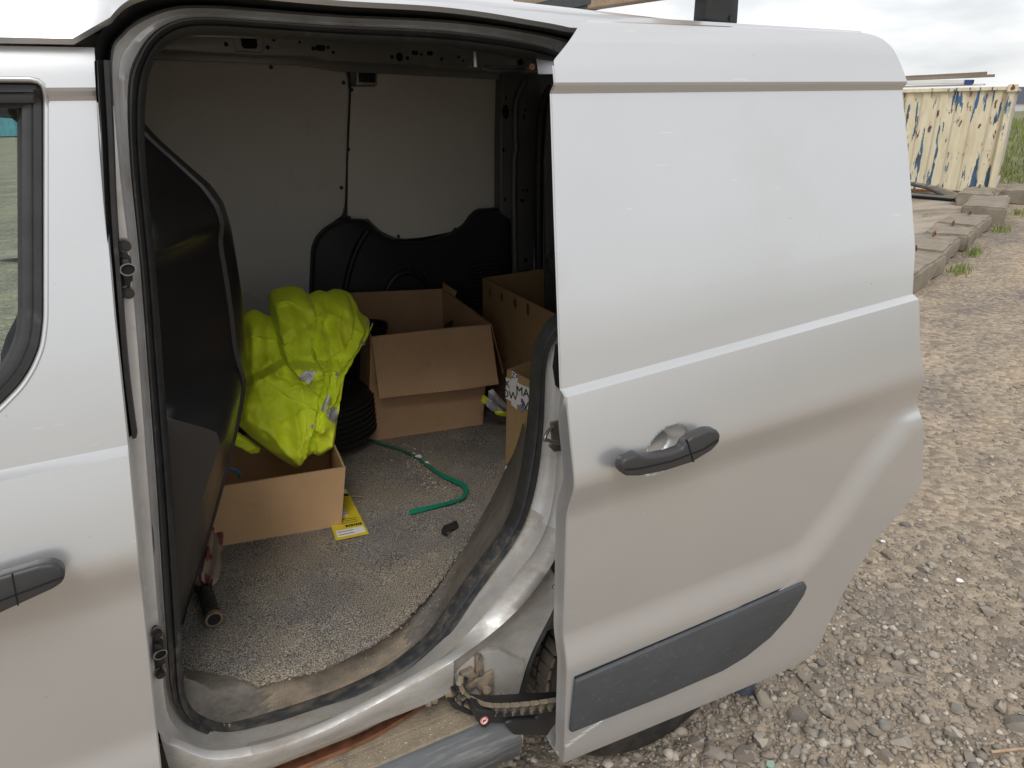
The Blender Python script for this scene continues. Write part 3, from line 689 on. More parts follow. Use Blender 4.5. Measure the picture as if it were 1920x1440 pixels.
# far side wall with the opposite cab window cut out, plus rear doors and floor pan
def far_side():
    hole = [at(px, py, 2.50) for px, py in [(46, 560), (46, 420), (46, 300), (45, 245), (40, 224), (28, 206), (10, 198), (-60, 196), (-400, 190), (-400, 900), (-150, 900), (0, 840), (30, 800), (43, 740)]]
    hs = spline(hole, 4, True); n = len(hs)
    c = Vector((-.55, 2.5, 1.35)); big = []
    for p in hs:
        d = Vector((p.x-c.x, 0, p.z-c.z)); s = max(abs(d.x)/.56, abs(d.z)/.5); big.append(Vector((c.x+d.x/s, 2.5, c.z+d.z/s)))
    o = loft('far_cab_door', [[p+Vector((0, .06, 0)) for p in hs], [p+Vector((0, .004, 0)) for p in hs], [p.lerp(b, .04) for p, b in zip(hs, big)], big], M['cab'], closed=True, sm=40); V(o)
    bm = bmesh.new(); bm.faces.new([bm.verts.new(p+Vector((0, .03, 0))) for p in hs]); bmesh.ops.triangulate(bm, faces=bm.faces)
    from_bm('window_glass', bm, M['glass'], o)
    vs = [(-.0, 2.56, .3), (1.46, 2.56, .3), (1.40, 2.50, 1.78), (-.0, 2.50, 1.79)]
    V(mesh('far_side_panel', vs, [(0, 1, 2, 3)], M['inner']))
    V(mesh('far_lower_panel', [(-1.3, 2.52, .3), (0, 2.56, .3), (0, 2.52, .9), (-1.3, 2.52, .9)], [(0, 1, 2, 3)], M['inner']))
    V(box('floor_pan', (.05, 1.91, .50), (2.64, 1.18, .16), M['inner']))
    V(mesh('rear_doors', [(1.47, 1.08, .35), (1.47, 2.5, .35), (1.372, 2.5, 1.765), (1.372, 2.4, 1.79), (1.372, 1.8, 1.785), (1.372, 1.30, 1.745), (1.38, 1.10, 1.69)], [(0, 1, 2, 3, 4, 5, 6)], M['paint']))
    V(box('light_gap_strip', (1.02, 1.15, 1.685), (.70, .06, .05), M['inner'], bevel=.008))  # closing strip added to stop daylight leaking in at the roof edge
    V(box('underbody_light_block', (.10, 1.85, .36), (2.5, 1.1, .16), M['black_plastic'], bevel=.03))  # plain dark block added to keep light from passing beneath the van
    st = [[Vector((-.30+.13*math.cos(a)*f, 1.32+.10*t, 1.2+.13*math.sin(a)*f)) for a in np.linspace(0, 6.283, 25)[:-1]] for t, f in ((0, .3), (.05, .9), (.5, 1), (3.5, 1), (4, .9), (4.2, .3))]
    p = at(62, 745, 1.40)
    st = [[Vector((p.x+.055*math.cos(a)*f, 1.34+.12*t, p.z-.15+.27*math.sin(a)*f)) for a in np.linspace(0, 6.283, 25)[:-1]] for t, f in ((0, .4), (.15, .85), (.5, 1), (3.5, 1), (4, .85), (4.2, .3))]
    V(loft('cab_seat', st, M['seat'], closed=True, sm=60))
far_side()

# ---- wheel
def wheel(cx, cy, cz, R, name='wheel'):
    w_ = empty(name, (cx, cy, cz)); V(w_); w_.matrix_parent_inverse = VANINV
    prof = [(.20, .0), (.235, -.004), (.27, .0), (.295, .006), (.308, .018), (.316, .035), (.32, .06), (.3215, .10), (.32, .14), (.313, .17), (.29, .19), (.22, .195)]
    n = 72; loops = []
    for r, y in prof: loops.append([Vector((r*R/.32*math.cos(a), y, r*R/.32*math.sin(a))) for a in np.linspace(0, 2*math.pi, n+1)[:-1]])
    loft('tyre', loops, M['tyre'], w_, closed=True, sm=45)
    bm = bmesh.new()
    for k in range(60):
        a = 2*math.pi*k/60
        for (y0, y1) in ((.020, .062), (.075, .12), (.132, .170)):
            mt = Matrix.Rotation(-a, 4, 'Y') @ Matrix.Translation((R+.0005, (y0+y1)/2, 0)) @ Matrix.Diagonal((.009, y1-y0, .024, 1))
            bmesh.ops.create_cube(bm, size=1, matrix=mt)
    b = from_bm('tread_blocks', bm, M['tread_rubber'], w_); tag(b, kind='stuff')
    rim = [(.205, .0), (.20, .012), (.19, .02), (.18, .05), (.10, .055), (.06, .03), (.0, .028)]
    loft('rim', [[Vector((r*R/.32*math.cos(a), y, r*R/.32*math.sin(a))) for a in np.linspace(0, 2*math.pi, 49)[:-1]] for r, y in rim], M['zinc'], w_, closed=True, sm=50)
    return w_
wheel(.967, 1.10, .300, .318)
# rubber edging down the front of the arch
e = [at(*q, 1.075) for q in [(1048, 1120), (1035, 1152), (1018, 1185), (1003, 1215), (990, 1247), (980, 1285), (972, 1318), (968, 1345)]]
V(loft('arch_edging', [[v+Vector((-.006, .012, 0)) for v in spline(e, 4)], [v+Vector((0, 0, 0)) for v in spline(e, 4)], [v+Vector((.007, -.004, 0)) for v in spline(e, 4)], [v+Vector((.014, .002, 0)) for v in spline(e, 4)], [v+Vector((.018, .02, 0)) for v in spline(e, 4)]], M['rubber'], sm=60))
# lower rear jamb face between the sill crest and the arch edging, with its bolted bracket recess
I2 = list(range(13*SUB, 17*SUB+1)); cr_ = pick(s_j2, I2)
e2 = spline([at(*q, 1.072) for q in [(960, 1345), (968, 1318), (977, 1285), (988, 1247), (1001, 1215), (1016, 1185), (1033, 1152), (1046, 1120), (1052, 1095)]], 3)
def resamp(P, n):
    d = [0]
    for a, b in zip(P, P[1:]): d.append(d[-1]+(b-a).length)
    r = []
    for t in np.linspace(0, d[-1], n):
        for i in range(len(P)-1):
            if t <= d[i+1]+1e-9:
                f = (t-d[i])/max(1e-9, d[i+1]-d[i]); r.append(P[i].lerp(P[i+1], f)); break
    return r
ca, cb = resamp(cr_, 40), resamp(e2, 40)
V(loft('arch_panel', [[a+Vector((0, .001, 0)) for a in ca], [a.lerp(b, .06)+Vector((0, .006, 0)) for a, b in zip(ca, cb)], [a.lerp(b, .3)+Vector((0, .024, 0)) for a, b in zip(ca, cb)], [a.lerp(b, .6)+Vector((0, .022, 0)) for a, b in zip(ca, cb)], [a.lerp(b, .9)+Vector((0, .008, 0)) for a, b in zip(ca, cb)], cb], M['sillpaint'], sm=70))
rec = [(853, 1292), (852, 1268), (866, 1250), (900, 1226), (920, 1220), (940, 1222), (985, 1242), (985, 1262), (968, 1312), (960, 1345), (880, 1330)]
V(slab('bracket_plate', [at(*q, 1.062) for q in rec], (0, .03, 0), M['dirty_steel_plate'] if 'dirty_steel_plate' in M else M['sillpaint'], bevel=.004))
def hw(name, fn):
    return V(fn)
# bolted hinge bracket
br = V(slab('bracket', [at(*q, 1.052) for q in [(893, 1232), (906, 1230), (909, 1262), (904, 1268), (893, 1266)]], (0, .012, 0), M['dirty_steel'], bevel=.002))
for q in ((902, 1234), (902, 1261)): disc('bolt', at(*q, 1.049), (0, -1, .2), .005, .006, M['zinc'], br, seg=10)
V(slab('bracket_arm', [at(*q, 1.046) for q in [(866, 1268), (890, 1256), (893, 1268), (884, 1280), (868, 1286)]], (0, .02, 0), M['dirty_steel'], bevel=.004))
V(slab('bracket_foot', [at(*q, 1.052) for q in [(868, 1288), (900, 1272), (926, 1258), (928, 1300), (905, 1306), (895, 1290), (880, 1300)]], (0, .01, 0), M['dirty_steel'], bevel=.003))
disc('bush', at(911, 1292, 1.048), (0, -1, .3), .009, .012, M['dirty_steel'], br, seg=14)
# track end fittings
for q in ((803, 1318), (815, 1313)): V(box('track_clip', at(*q, 1.05), (.012, .012, .014), M['dirty_steel'], bevel=.003))
V(slab('track_end', [at(*q, 1.045) for q in [(833, 1302), (858, 1290), (858, 1303), (846, 1312), (838, 1312)]], (0, .02, 0), M['dirty_steel'], bevel=.003))
# lower roller arm carrying the door
arm = V(slab('lower_arm', [at(*q, .985) for q in [(893, 1330), (930, 1334), (1060, 1325), (1075, 1325), (1075, 1372), (1040, 1375), (965, 1372), (945, 1358), (920, 1357), (912, 1366), (905, 1366), (894, 1352)]], (0, .05, .0), M['black_plastic'], bevel=.006, seg=3))
slab('arm_cover', [at(*q, .975) for q in [(946, 1358), (960, 1350), (1008, 1349), (1012, 1330), (1075, 1326), (1075, 1382), (1000, 1381), (965, 1380), (955, 1370)]], (0, .03, 0), M['black_plastic'], arm, bevel=.006, seg=3)
slab('roller_carriage', [at(*q, 1.03) for q in [(842, 1316), (870, 1320), (895, 1330), (898, 1346), (880, 1342), (850, 1330)]], (0, .03, 0), M['black_plastic'], arm, bevel=.005)
c = at(908, 1351, .984); nv = Vector((0, -1, .15))
disc('warning_sticker', c, nv, .0085, .001, M['white'], arm, seg=24)
ring('sticker_ring', c+Vector((0, -.0006, 0)), nv, .0085, .0018, .0006, M['red'], arm, seg=24)
slab('sticker_bar', [c+Vector((x*.0085, -.0011, z*.0085)) for x, z in [(-.75, -.5), (-.6, -.65), (.75, .5), (.6, .65)]], (0, .0005, 0), M['red'], arm)
slab('sticker_hand', [c+Vector((x*.0085, -.0009, z*.0085)) for x, z in [(-.45, -.3), (.1, -.45), (.45, -.1), (.5, .3), (.2, .25), (-.1, .4), (-.5, .1)]], (0, .0004, 0), M['ink'], arm)
# cable drag chain: each link its own piece
path = [at(*q) for q in [(866, 1268, 1.04), (861, 1278, 1.036), (862, 1292, 1.030), (872, 1304, 1.025), (888, 1314, 1.02), (905, 1322, 1.0), (925, 1325, .985), (945, 1325, .97), (965, 1324, .958), (985, 1322, .95), (1005, 1320, .942), (1025, 1317, .935), (1045, 1314, .93), (1062, 1311, .925)]]
ch = empty('cable_chain', path[0]); V(ch)
CH = Matrix.Translation(-path[0])
pp = resamp(spline(path, 4), 15)
for i in range(14):
    a, b = pp[i], pp[i+1]; d = (b-a); L_ = d.length; t = d.normalized(); up_ = Vector((0, 0, 1)); sd_ = t.cross(up_).normalized(); up2 = sd_.cross(t)
    R3 = Matrix((t, sd_, up2)).transposed(); c = (a+b)/2
    def piece(name, off, size, m, par=ch, bev=.0015):
        o = box(name, R3 @ Vector(off), size, m, None, bev, R3); o.location = c-path[0]; o.parent = ch; return o
    piece('link', (0, 0, .003), (L_*1.06, .012, .004), M['chain_top'], bev=.0018)
    piece('link_side', (0, -.006, -.009), (L_*.45, .002, .022), M['chain'], bev=.0008)
    piece('link_side', (0, -.0045, -.010), (L_*1.04, .002, .012), M['chain'], bev=.0005)
    piece('link_base', (0, -.001, -.020), (L_*1.0, .011, .003), M['chain'], bev=.0008)

# ---- B-pillar furniture
ws = [on_skin(px, py, FD) for px, py in [(186, 113), (196, 300), (214, 560), (226, 700), (241, 822)]]
ws = [at(px, py, 1.066) for px, py in [(186, 113), (194, 250), (201, 400), (213, 560), (225, 700), (241, 822)]]
wsp = spline(ws, 8)
V(loft('weather_strip', [[v+Vector((-.006, .02, 0)) for v in wsp], [v+Vector((-.002, -.002, 0)) for v in wsp], [v+Vector((.004, .008, 0)) for v in wsp], [v+Vector((.005, -.006, 0)) for v in wsp], [v+Vector((.010, -.004, 0)) for v in wsp], [v+Vector((.012, .016, 0)) for v in wsp]], M['rubber'], sm=50))
def striker(cy, h, cx, name):
    """socket plate with a bolt above and below"""
    Yp = 1.082
    p = lambda dx, dy: at(cx+dx+.075*dy, cy+dy, Yp)
    o = V(slab(name, [p(*q) for q in [(-9, -h), (3, -h), (6, -h*.45), (11, -h*.40), (12, h*.40), (7, h*.46), (5, h), (-7, h), (-9, 0)]], (0, .014, 0), M['black_plastic'], bevel=.002))
    slab('socket_block', [at(cx+dx+.075*dy, cy+dy, Yp-.010) for dx, dy in [(-8, -h*.36), (6, -h*.36), (10, -h*.2), (10, h*.2), (6, h*.36), (-8, h*.36)]], (0, .012, 0), M['black_plastic'], o, bevel=.002)
    c = at(cx+3, cy, Yp-.011)
    ring('socket_ring', c, (.25, -1, 0), .0105, .0018, .003, M['zinc'], o, sy=.8)
    disc('socket_hole', c+Vector((0, .0005, 0)), (.25, -1, 0), .0088, .002, M['dark_hole'], o)
    for s in (-.82, .82):
        c = at(cx+1+.075*s*h, cy+s*h, Yp-.004); disc('bolt', c, (.2, -1, 0), .0075, .010, M['black_plastic'], o, seg=12, bevel=.002)
        disc('bolt_washer', c+Vector((0, .005, 0)), (.2, -1, 0), .0095, .002, M['dirty_steel'], o, seg=14)
striker(505, 54, 236, 'striker_socket'); striker(1226, 46, 297, 'striker_socket')
pl = [(285, 982), (288, 1000), (290, 1030), (288, 1060), (284, 1074), (279, 1066), (276, 1040), (277, 1005), (280, 988)]
V(slab('rubber_plug', [at(px, py, 1.100) for px, py in pl], (0, .008, 0), M['rubber'], bevel=.002))
# rear striker loop for the closed door
st = V(slab('door_striker', [at(*q, 1.082) for q in [(1033, 792), (1050, 788), (1062, 792), (1064, 845), (1040, 848), (1030, 838), (1036, 828), (1034, 812)]], (0, .006, 0), M['steel'], bevel=.002))
tube('striker_bar', spline([at(1028, 826, 1.08), at(1021, 824, 1.06), at(1028, 808, 1.068), at(1036, 800, 1.08)], 5), .0032, M['steel'], st)
tube('striker_bar', spline([at(1021, 824, 1.058), at(1040, 829, 1.055), at(1070, 834, 1.06)], 5), .0036, M['steel'], st)
V(slab('latch_recess', [at(*q, 1.093) for q in [(1045, 650), (1062, 630), (1085, 640), (1085, 730), (1062, 740), (1045, 725), (1040, 690)]], (0, .01, 0), M['dark_hole'], bevel=.002))
# ---- upper roller arm with its sticker
Ya = 1.22
M['arm'] = mat('arm_paint', (.09, .09, .09), .45)
ua = V(slab('upper_arm', [at(*q, Ya) for q in [(885, 108), (896, 108), (900, 120), (925, 123), (990, 122), (1045, 119), (1060, 119), (1060, 131), (1000, 133), (925, 134), (905, 128), (885, 126)]], (0, .02, 0), M['arm'], bevel=.003))
slab('arm_underside', [at(*q, Ya-.006) for q in [(900, 121), (925, 128), (985, 128), (985, 134), (925, 137), (905, 132)]], (0, .01, 0), M['rack'], ua, bevel=.002)
disc('arm_pivot', at(891, 108, Ya), (0, 0, 1), .006, .03, M['zinc'], ua, seg=12)
slab('arm_bracket', [at(*q, Ya+.03) for q in [(967, 107), (984, 107), (984, 126), (967, 126)]], (0, .004, 0), M['steel'], ua, bevel=.001)
disc('bracket_hole', at(975, 116, Ya+.0295), (0, -1, 0), .0052, .004, M['dark_hole'], ua)
c = at(998, 125, Ya-.0012); disc('warning_sticker', c, (0, -1, 0), .0062, .001, M['white'], ua, seg=20)
ring('sticker_ring', c+Vector((0, -.0004, 0)), (0, -1, 0), .0062, .0017, .0006, M['red'], ua)
slab('sticker_hand', [c+Vector((x*.006, -.0008, z*.006)) for x, z in [(-.4, -.3), (.3, -.2), (.4, .2), (.1, .3), (-.3, .1)]], (0, .0004, 0), M['red'], ua)

# ================================================================== CARGO SPACE
FZ = .600
def bulkhead():
    """moulded black partition, bulging behind the driver's seat"""
    sil = [(272, 232), (300, 262), (345, 302), (395, 345), (418, 378), (432, 425), (443, 490), (453, 560), (460, 635), (459, 690), (448, 770), (428, 855), (405, 935), (383, 1005), (364, 1062), (349, 1108), (338, 1150), (330, 1180)]
    zx = sorted([(p.z, p.x) for p in [at(px, py, 1.47) for px, py in sil]])
    zs = np.linspace(.56, 1.60, 90); loops = []
    for z in zs:
        xs = interp(zx, z)
        near = interp([(.5, -.15), (.60, -.13), (.95, -.010), (1.09, .055), (1.112, .050), (1.165, -.04), (1.185, -.055), (1.375, -.055), (1.395, -.035), (1.412, .010), (1.43, .015), (1.53, -.03), (1.6, -.09)], z)
        near = min(near, xs-.02)
        xb = xs-.20
        prof = [(interp([(.56, -.17), (1.1, -.125), (1.6, -.07)], z), 1.155), (min(near-.03, interp([(.56, -.16), (1.1, -.115), (1.6, -.06)], z)+.02), 1.165), (near, 1.178), (near+.20*(xs-near), 1.21), (near+.42*(xs-near), 1.27), (near+.66*(xs-near), 1.34), (near+.80*(xs-near), 1.385), (near+.84*(xs-near), 1.398), (near+.85*(xs-near)+.006, 1.400), (xs-.008, 1.43), (xs-.001, 1.450), (xs-.002, 1.485), (xs-.02, 1.52), (xs-.06, 1.57), (xs-.11, 1.7), (xs-.14, 2.0), (xs-.16, 2.47)]
        loops.append([Vector((x, y, z)) for x, y in prof])
    cap = [Vector((v.x-.10, v.y, v.z+.01)) for v in loops[-1]]; cap2 = [Vector((v.x-.11, v.y, v.z+.14)) for v in loops[-1]]
    o = loft('bulkhead', loops+[cap, cap2], M['black_gloss'], sm=42); V(o)
    # raised moulded rim behind the edge
    r = None and spline([at(px, py, 1.56) for px, py in [(385, 322), (410, 345), (428, 385), (434, 420)]], 6)
bulkhead()
# rear bay of the partition above, plus closing wall behind it
V(mesh('bulkhead_back', [(-.17, 1.17, .5), (-.17, 2.52, .5), (-.06, 2.50, 1.80), (-.06, 1.12, 1.80)], [(0, 1, 2, 3)], M['black_plastic']))
# carpet
ce = [(330, 1272), (345, 1272), (385, 1266), (430, 1266), (462, 1276), (485, 1283), (520, 1272), (560, 1262), (600, 1252), (630, 1238), (665, 1222), (700, 1203), (735, 1180), (765, 1155), (792, 1126), (815, 1100), (832, 1078), (850, 1048), (870, 1025), (890, 1000), (912, 968), (930, 940), (958, 880), (985, 800)]
def carpet():
    ed = resamp(spline([atz(px, py, FZ) for px, py in ce], 5), 240); n = len(ed)
    ed = [v+Vector((.0035*noise.noise(v*70)+.002*random.uniform(-1, 1), .0045*noise.noise(v*55+Vector((9, 0, 0)))+.002*random.uniform(-1, 1), 0)) for v in ed]
    far = [Vector((-.2+1.9*t, 2.5, FZ)) for t in np.linspace(0, 1, n)]
    loops = [[v+Vector((0, .004, -.012)) for v in ed]]
    loops.append([v+Vector((0, -.001, -.005)) for v in ed])
    fr = list(np.linspace(0, .12, 10))+list(np.linspace(.15, 1, 40))
    for f in fr:
        row = []
        for a, b in zip(ed, far):
            p = a.lerp(b, f); k = min(1, f*14+.0)
            p.z += .0022*noise.noise(p*7)*k + .0012*noise.noise(p*40) - .003*(1-min(1, f*40))
            p.z += .010*math.exp(-((p.x+.02)/.10)**2-((p.y-1.30)/.10)**2)     # rucked corner by the step
            row.append(p)
        loops.append(row)
    o = loft('carpet', loops, M['carpet'], sm=60); V(o)
    # loose tufts along the torn edge
    bm = bmesh.new()
    for v in ed:
        for _ in range(3):
            if random.random() < .5:
                s = random.uniform(.0012, .003); mt = Matrix.Translation(v+Vector((random.gauss(0, .003), random.gauss(-.001, .003), random.uniform(-.006, .002)))) @ Matrix.Diagonal((s, s, s*.8, 1))
                bmesh.ops.create_icosphere(bm, subdivisions=1, radius=1, matrix=mt)
    f = from_bm('carpet_fray', bm, M['fray'], o, sm=80); tag(f, kind='stuff')
M['fray'] = island_mat('carpet_fray', [(.10, .09, .085), (.30, .27, .24), (.18, .16, .15), (.36, .31, .25)], bump=0)
carpet()
# plastic step trim between seal and carpet
IT = list(range(6*SUB, 20*SUB+1)); ti = pick(s_in, IT); to = resamp(spline([atz(px, py, FZ-.008) for px, py in ce[0:]], 4), len(ti))
to = [v+Vector((0, .03, 0)) for v in to]
def trim_row(f, dz): return [a.lerp(b, f)+Vector((0, 0, dz)) for a, b in zip([v+Vector((0, .003, -.004)) for v in ti], to)]
V(loft('step_trim', [trim_row(0, .0), trim_row(.10, .003), trim_row(.14, .010), trim_row(.3, .012), trim_row(.34, .018), trim_row(.6, .010), trim_row(.8, .004), trim_row(1, .0)], M['trim_dusty'], sm=60))
trim_o = bpy.data.objects['step_trim']; trim_o.data.materials.append(M['sand'])
for p_ in trim_o.data.polygons:
    if p_.center.x < .36+.05*noise.noise(p_.center*9) and p_.center.x > .06+.04*noise.noise(p_.center*14): p_.material_index = 1
# white ply lining panels on the far wall
YW = 2.47
def panel(name, out, m, y=YW, th=.006, screws=()):
    o = V(slab(name, [at(px, py, y) for px, py in out], (0, th, 0), m, bevel=.0015))
    for q in screws: disc('screw', at(*q, y-.001), (0, -1, 0), .0065, .004, M['screw'], o, seg=8)
    return o
panel('lining_panel', [(190, 106), (400, 114), (630, 122), (644, 130), (650, 142), (653, 160), (650, 300), (646, 385), (640, 405), (612, 425), (592, 445), (584, 470), (580, 620), (572, 760), (150, 760)], M['lining'],
      screws=[(508, 126), (644, 155), (640, 352), (588, 560)])
panel('lining_panel', [(712, 126), (800, 132), (944, 140), (944, 152), (936, 270), (934, 388), (898, 392), (884, 404), (872, 424), (850, 434), (800, 444), (760, 448), (740, 446), (715, 434), (700, 420), (690, 410), (652, 414), (652, 300), (653, 166), (660, 162), (704, 162), (706, 150)], M['lining'],
      screws=[(713, 131), (831, 136), (937, 158), (659, 168), (653, 280), (931, 257), (932, 384), (655, 408), (747, 443), (853, 430)])
# cant rail above with its punched holes
rl = V(slab('cant_rail', [at(px, py, 2.36) for px, py in [(200, 40), (200, 92), (320, 94), (480, 104), (590, 106), (612, 114), (780, 120), (890, 132), (1010, 138), (1010, 60)]], (0, .10, .0), M['rail'], bevel=.006))
V(slab('cant_rail_lower', [at(px, py, 2.44) for px, py in [(200, 88), (560, 100), (600, 110), (960, 130), (960, 150), (640, 134), (560, 122), (200, 108)]], (0, .02, 0), M['rail'], bevel=.003))
def holes(par, y, lst):
    for px, py, a, b in lst:
        c = at(px, py, y); n = 14
        slab('punched_hole', [c+Vector((a*math.cos(t), -.0006, b*math.sin(t))) for t in np.linspace(0, 2*math.pi, n+1)[:-1]], (0, .0015, 0), M['dark_hole'], par)
holes(rl, 2.36, [(409, 68, .006, .005), (424, 83, .006, .006), (502, 89, .006, .006), (513, 75, .005, .004), (562, 79, .004, .004), (588, 91, .007, .006), (615, 89, .005, .005), (625, 98, .005, .005), (735, 107, .006, .006), (749, 107, .012, .013), (764, 109, .006, .006), (790, 102, .005, .004), (828, 111, .005, .006), (860, 107, .005, .005), (868, 114, .004, .004)])
for px, py, a, b in [(467, 79, .022, .017), (601, 90, .014, .008), (778, 99, .011, .006), (806, 100, .010, .006)]:
    c = at(px, py, 2.359); slab('punched_slot', [c+Vector((x*a, -.0008, z*b)) for x, z in [(-1, -.6), (-.7, -1), (.7, -1), (1, -.6), (1, .6), (.7, 1), (-.7, 1), (-1, .6)]], (0, .0015, 0), M['dark_hole'], rl)
c = at(467, 80, 2.359)
tube('pressed_rim', [c+Vector((x*.04, -.001, z*.03)) for x, z in [(-.9, -.8), (.8, -.9), (1, -.5), (1, .7), (.8, .95), (-.85, .95), (-1, .6), (-1, -.6), (-.9, -.8)]], .002, M['inner'], rl)
wd = V(slab('rail_window', [at(px, py, 2.455) for px, py in [(668, 131), (708, 131), (708, 160), (668, 160)]], (0, .012, 0), M['inner'], bevel=.003))
slab('rail_window_dark', [at(px, py, 2.452) for px, py in [(673, 136), (705, 137), (704, 155), (673, 154)]], (0, .006, 0), M['blue_dark'], wd, bevel=.001) if 'blue_dark' in M else slab('rail_window_dark', [at(px, py, 2.452) for px, py in [(673, 136), (705, 137), (704, 155), (673, 154)]], (0, .006, 0), M['navy_plastic'], wd, bevel=.001)
# pillar seams behind the lining joint
tube('lining_seam', spline([at(px, py, YW-.002) for px, py in [(612, 118), (640, 128), (656, 150), (651, 300), (649, 388), (640, 408), (608, 430), (592, 450), (586, 480)]], 4), .0035, M['black_plastic'], None)
V(bpy.data.objects['lining_seam'])
# dark moulded quarter trim
def arch_trim():
    out = [(584, 700), (585, 545), (588, 470), (596, 448), (612, 430), (640, 414), (680, 412), (692, 416), (704, 430), (722, 444), (752, 456), (800, 454), (850, 440), (876, 424), (890, 404), (904, 393), (940, 392), (958, 402), (966, 460), (968, 560), (965, 700), (960, 800), (700, 860), (590, 860)]
    o = V(slab('quarter_trim', [at(px, py, 2.425) for px, py in out], (0, .09, 0), M['navy_plastic'], bevel=.012, seg=3))
    # lower bulge over the wheel
    c = at(765, 560, 2.42); loops = []
    for s, y in ((1.15, 2.43), (1.1, 2.42), (1.0, 2.414), (.97, 2.415), (.93, 2.42), (.9, 2.43)):
        loops.append([Vector((c.x+.088*s*math.cos(a), y, c.z-.02+.115*s*math.sin(a))) for a in np.linspace(0, 2*math.pi, 49)[:-1]])
    loft('pressed_ring', loops, M['navy_plastic'], o, closed=True, sm=60)
    disc('trim_clip', at(766, 502, 2.415), (0, -1, 0), .010, .008, M['black_plastic'], o)
    tube('trim_ridge', spline([at(px, py, 2.425) for px, py in [(690, 432), (675, 455), (660, 490), (648, 540), (644, 600)]], 5), .012, M['navy_plastic'], o)
    for i in range(20):
        z0 = at(910, 487+7.2*i, 2.418)
        box('vent_slat', z0+Vector((0, 0, 0)), (.130, .016, .006), M['vent'], o, bevel=.002)
M['vent'] = mat('vent_plastic', (.035, .035, .037), .45)
arch_trim()
# rear pillar and tail door inner
pr = V(slab('rear_pillar', [at(px, py, 2.42) for px, py in [(942, 130), (1030, 138), (1030, 200), (1014, 240), (1004, 300), (1002, 540), (968, 540), (968, 420), (938, 400), (938, 260)]], (0, .07, 0), M['pillar'], bevel=.008, seg=3))
tube('pillar_bead', spline([at(px, py, 2.415) for px, py in [(985, 150), (968, 190), (966, 240), (966, 262), (968, 280), (964, 300), (964, 420), (966, 530)]], 4), .012, M['pillar'], pr)
holes(pr, 2.42, [(948, 210, .014, .024), (949, 184, .004, .006), (944, 281, .005, .008), (985, 206, .005, .005), (983, 220, .004, .010), (981, 357, .005, .006), (988, 357, .005, .006), (979, 376, .009, .007), (986, 488, .009, .010), (987, 508, .005, .005), (947, 374, .004, .008)])
tube('tail_seal', spline([at(px, py, 2.36) for px, py in [(1050, 150), (1032, 168), (1018, 200), (1012, 260), (1010, 400), (1011, 540), (1014, 640)]], 5), .018, M['rubber'], None); V(bpy.data.objects['tail_seal'])
td = V(slab('tail_door_inner', [at(px, py, 2.30) for px, py in [(1030, 190), (1075, 150), (1200, 150), (1200, 700), (1030, 700), (1024, 560), (1022, 300)]], (0, .02, 0), M['pillar'], bevel=.008))
disc('tail_speaker', at(1050, 494, 2.29), (0, -1, 0), .06, .03, M['pillar'], td, seg=28, bevel=.008)
# inside roof lining, dark
V(mesh('roof_inner', [(x, y, z-.025*max(0, x-.5)) for y, z in ((1.17, 1.70), (1.26, 1.76), (1.8, 1.80), (2.42, 1.805), (2.5, 1.76)) for x in (-.12, .5, 1.37)], [(3*j+i, 3*j+i+1, 3*j+i+4, 3*j+i+3) for j in range(4) for i in range(2)], M['inner']))
# roof rack upright and beam
rk = V(slab('rack_foot', [at(px, py, 1.2) for px, py in [(1322, 36), (1383, 46), (1390, -60), (1330, -60)]], (.012, .05, 0), M['rack'], bevel=.004))
p = at(1355, -60, 1.2); box('rack_bar', Vector((p.x, 1.75, p.z)), (.06, 1.2, .04), M['rack'], rk, bevel=.006)
disc('rack_bolt', at(1371, 35, 1.199), (0, -1, 0), .006, .004, M['black_plastic'], rk, seg=10)
# ================================================================== LOAD IN THE VAN
def sheet(bm, uv, q00, q10, q11, q01, th, n=6, warp=.0, seed=0.0):
    """thin rectangular board of thickness vector th, UVs in metres"""
    q = [Vector(v) for v in (q00, q10, q11, q01)]; th = Vector(th); lu = (q[1]-q[0]).length; lv = (q[3]-q[0]).length
    nrm = th.normalized(); G = [[], []]
    for s in (0, 1):
        for j in range(n+1):
            row = []
            for i in range(n+1):
                u, v = i/n, j/n; p = q[0].lerp(q[1], u).lerp(q[3].lerp(q[2], u), v)
                p = p + nrm*warp*noise.noise(p*6+Vector((seed, 0, 0))) + th*s
                row.append((bm.verts.new(p), u*lu, v*lv))
            G[s].append(row)
    def face(a):
        f = bm.faces.new([x[0] for x in a])
        for l, x in zip(f.loops, a): l[uv].uv = (x[1], x[2])
    for s in (0, 1):
        for j in range(n):
            for i in range(n):
                a = [G[s][j][i], G[s][j][i+1], G[s][j+1][i+1], G[s][j+1][i]]
                face(a if s == 0 else a[::-1])
    for k in range(n):
        for (j0, i0, j1, i1) in ((0, k, 0, k+1), (n, k+1, n, k), (k+1, 0, k, 0), (k, n, k+1, n)):
            face([G[0][j0][i0], G[1][j0][i0], G[1][j1][i1], G[0][j1][i1]])
def finish(name, bm, m, par=None):
    bmesh.ops.recalc_face_normals(bm, faces=bm.faces); me = bpy.data.meshes.new(name); bm.to_mesh(me); bm.free(); return new(name, me, m, par)
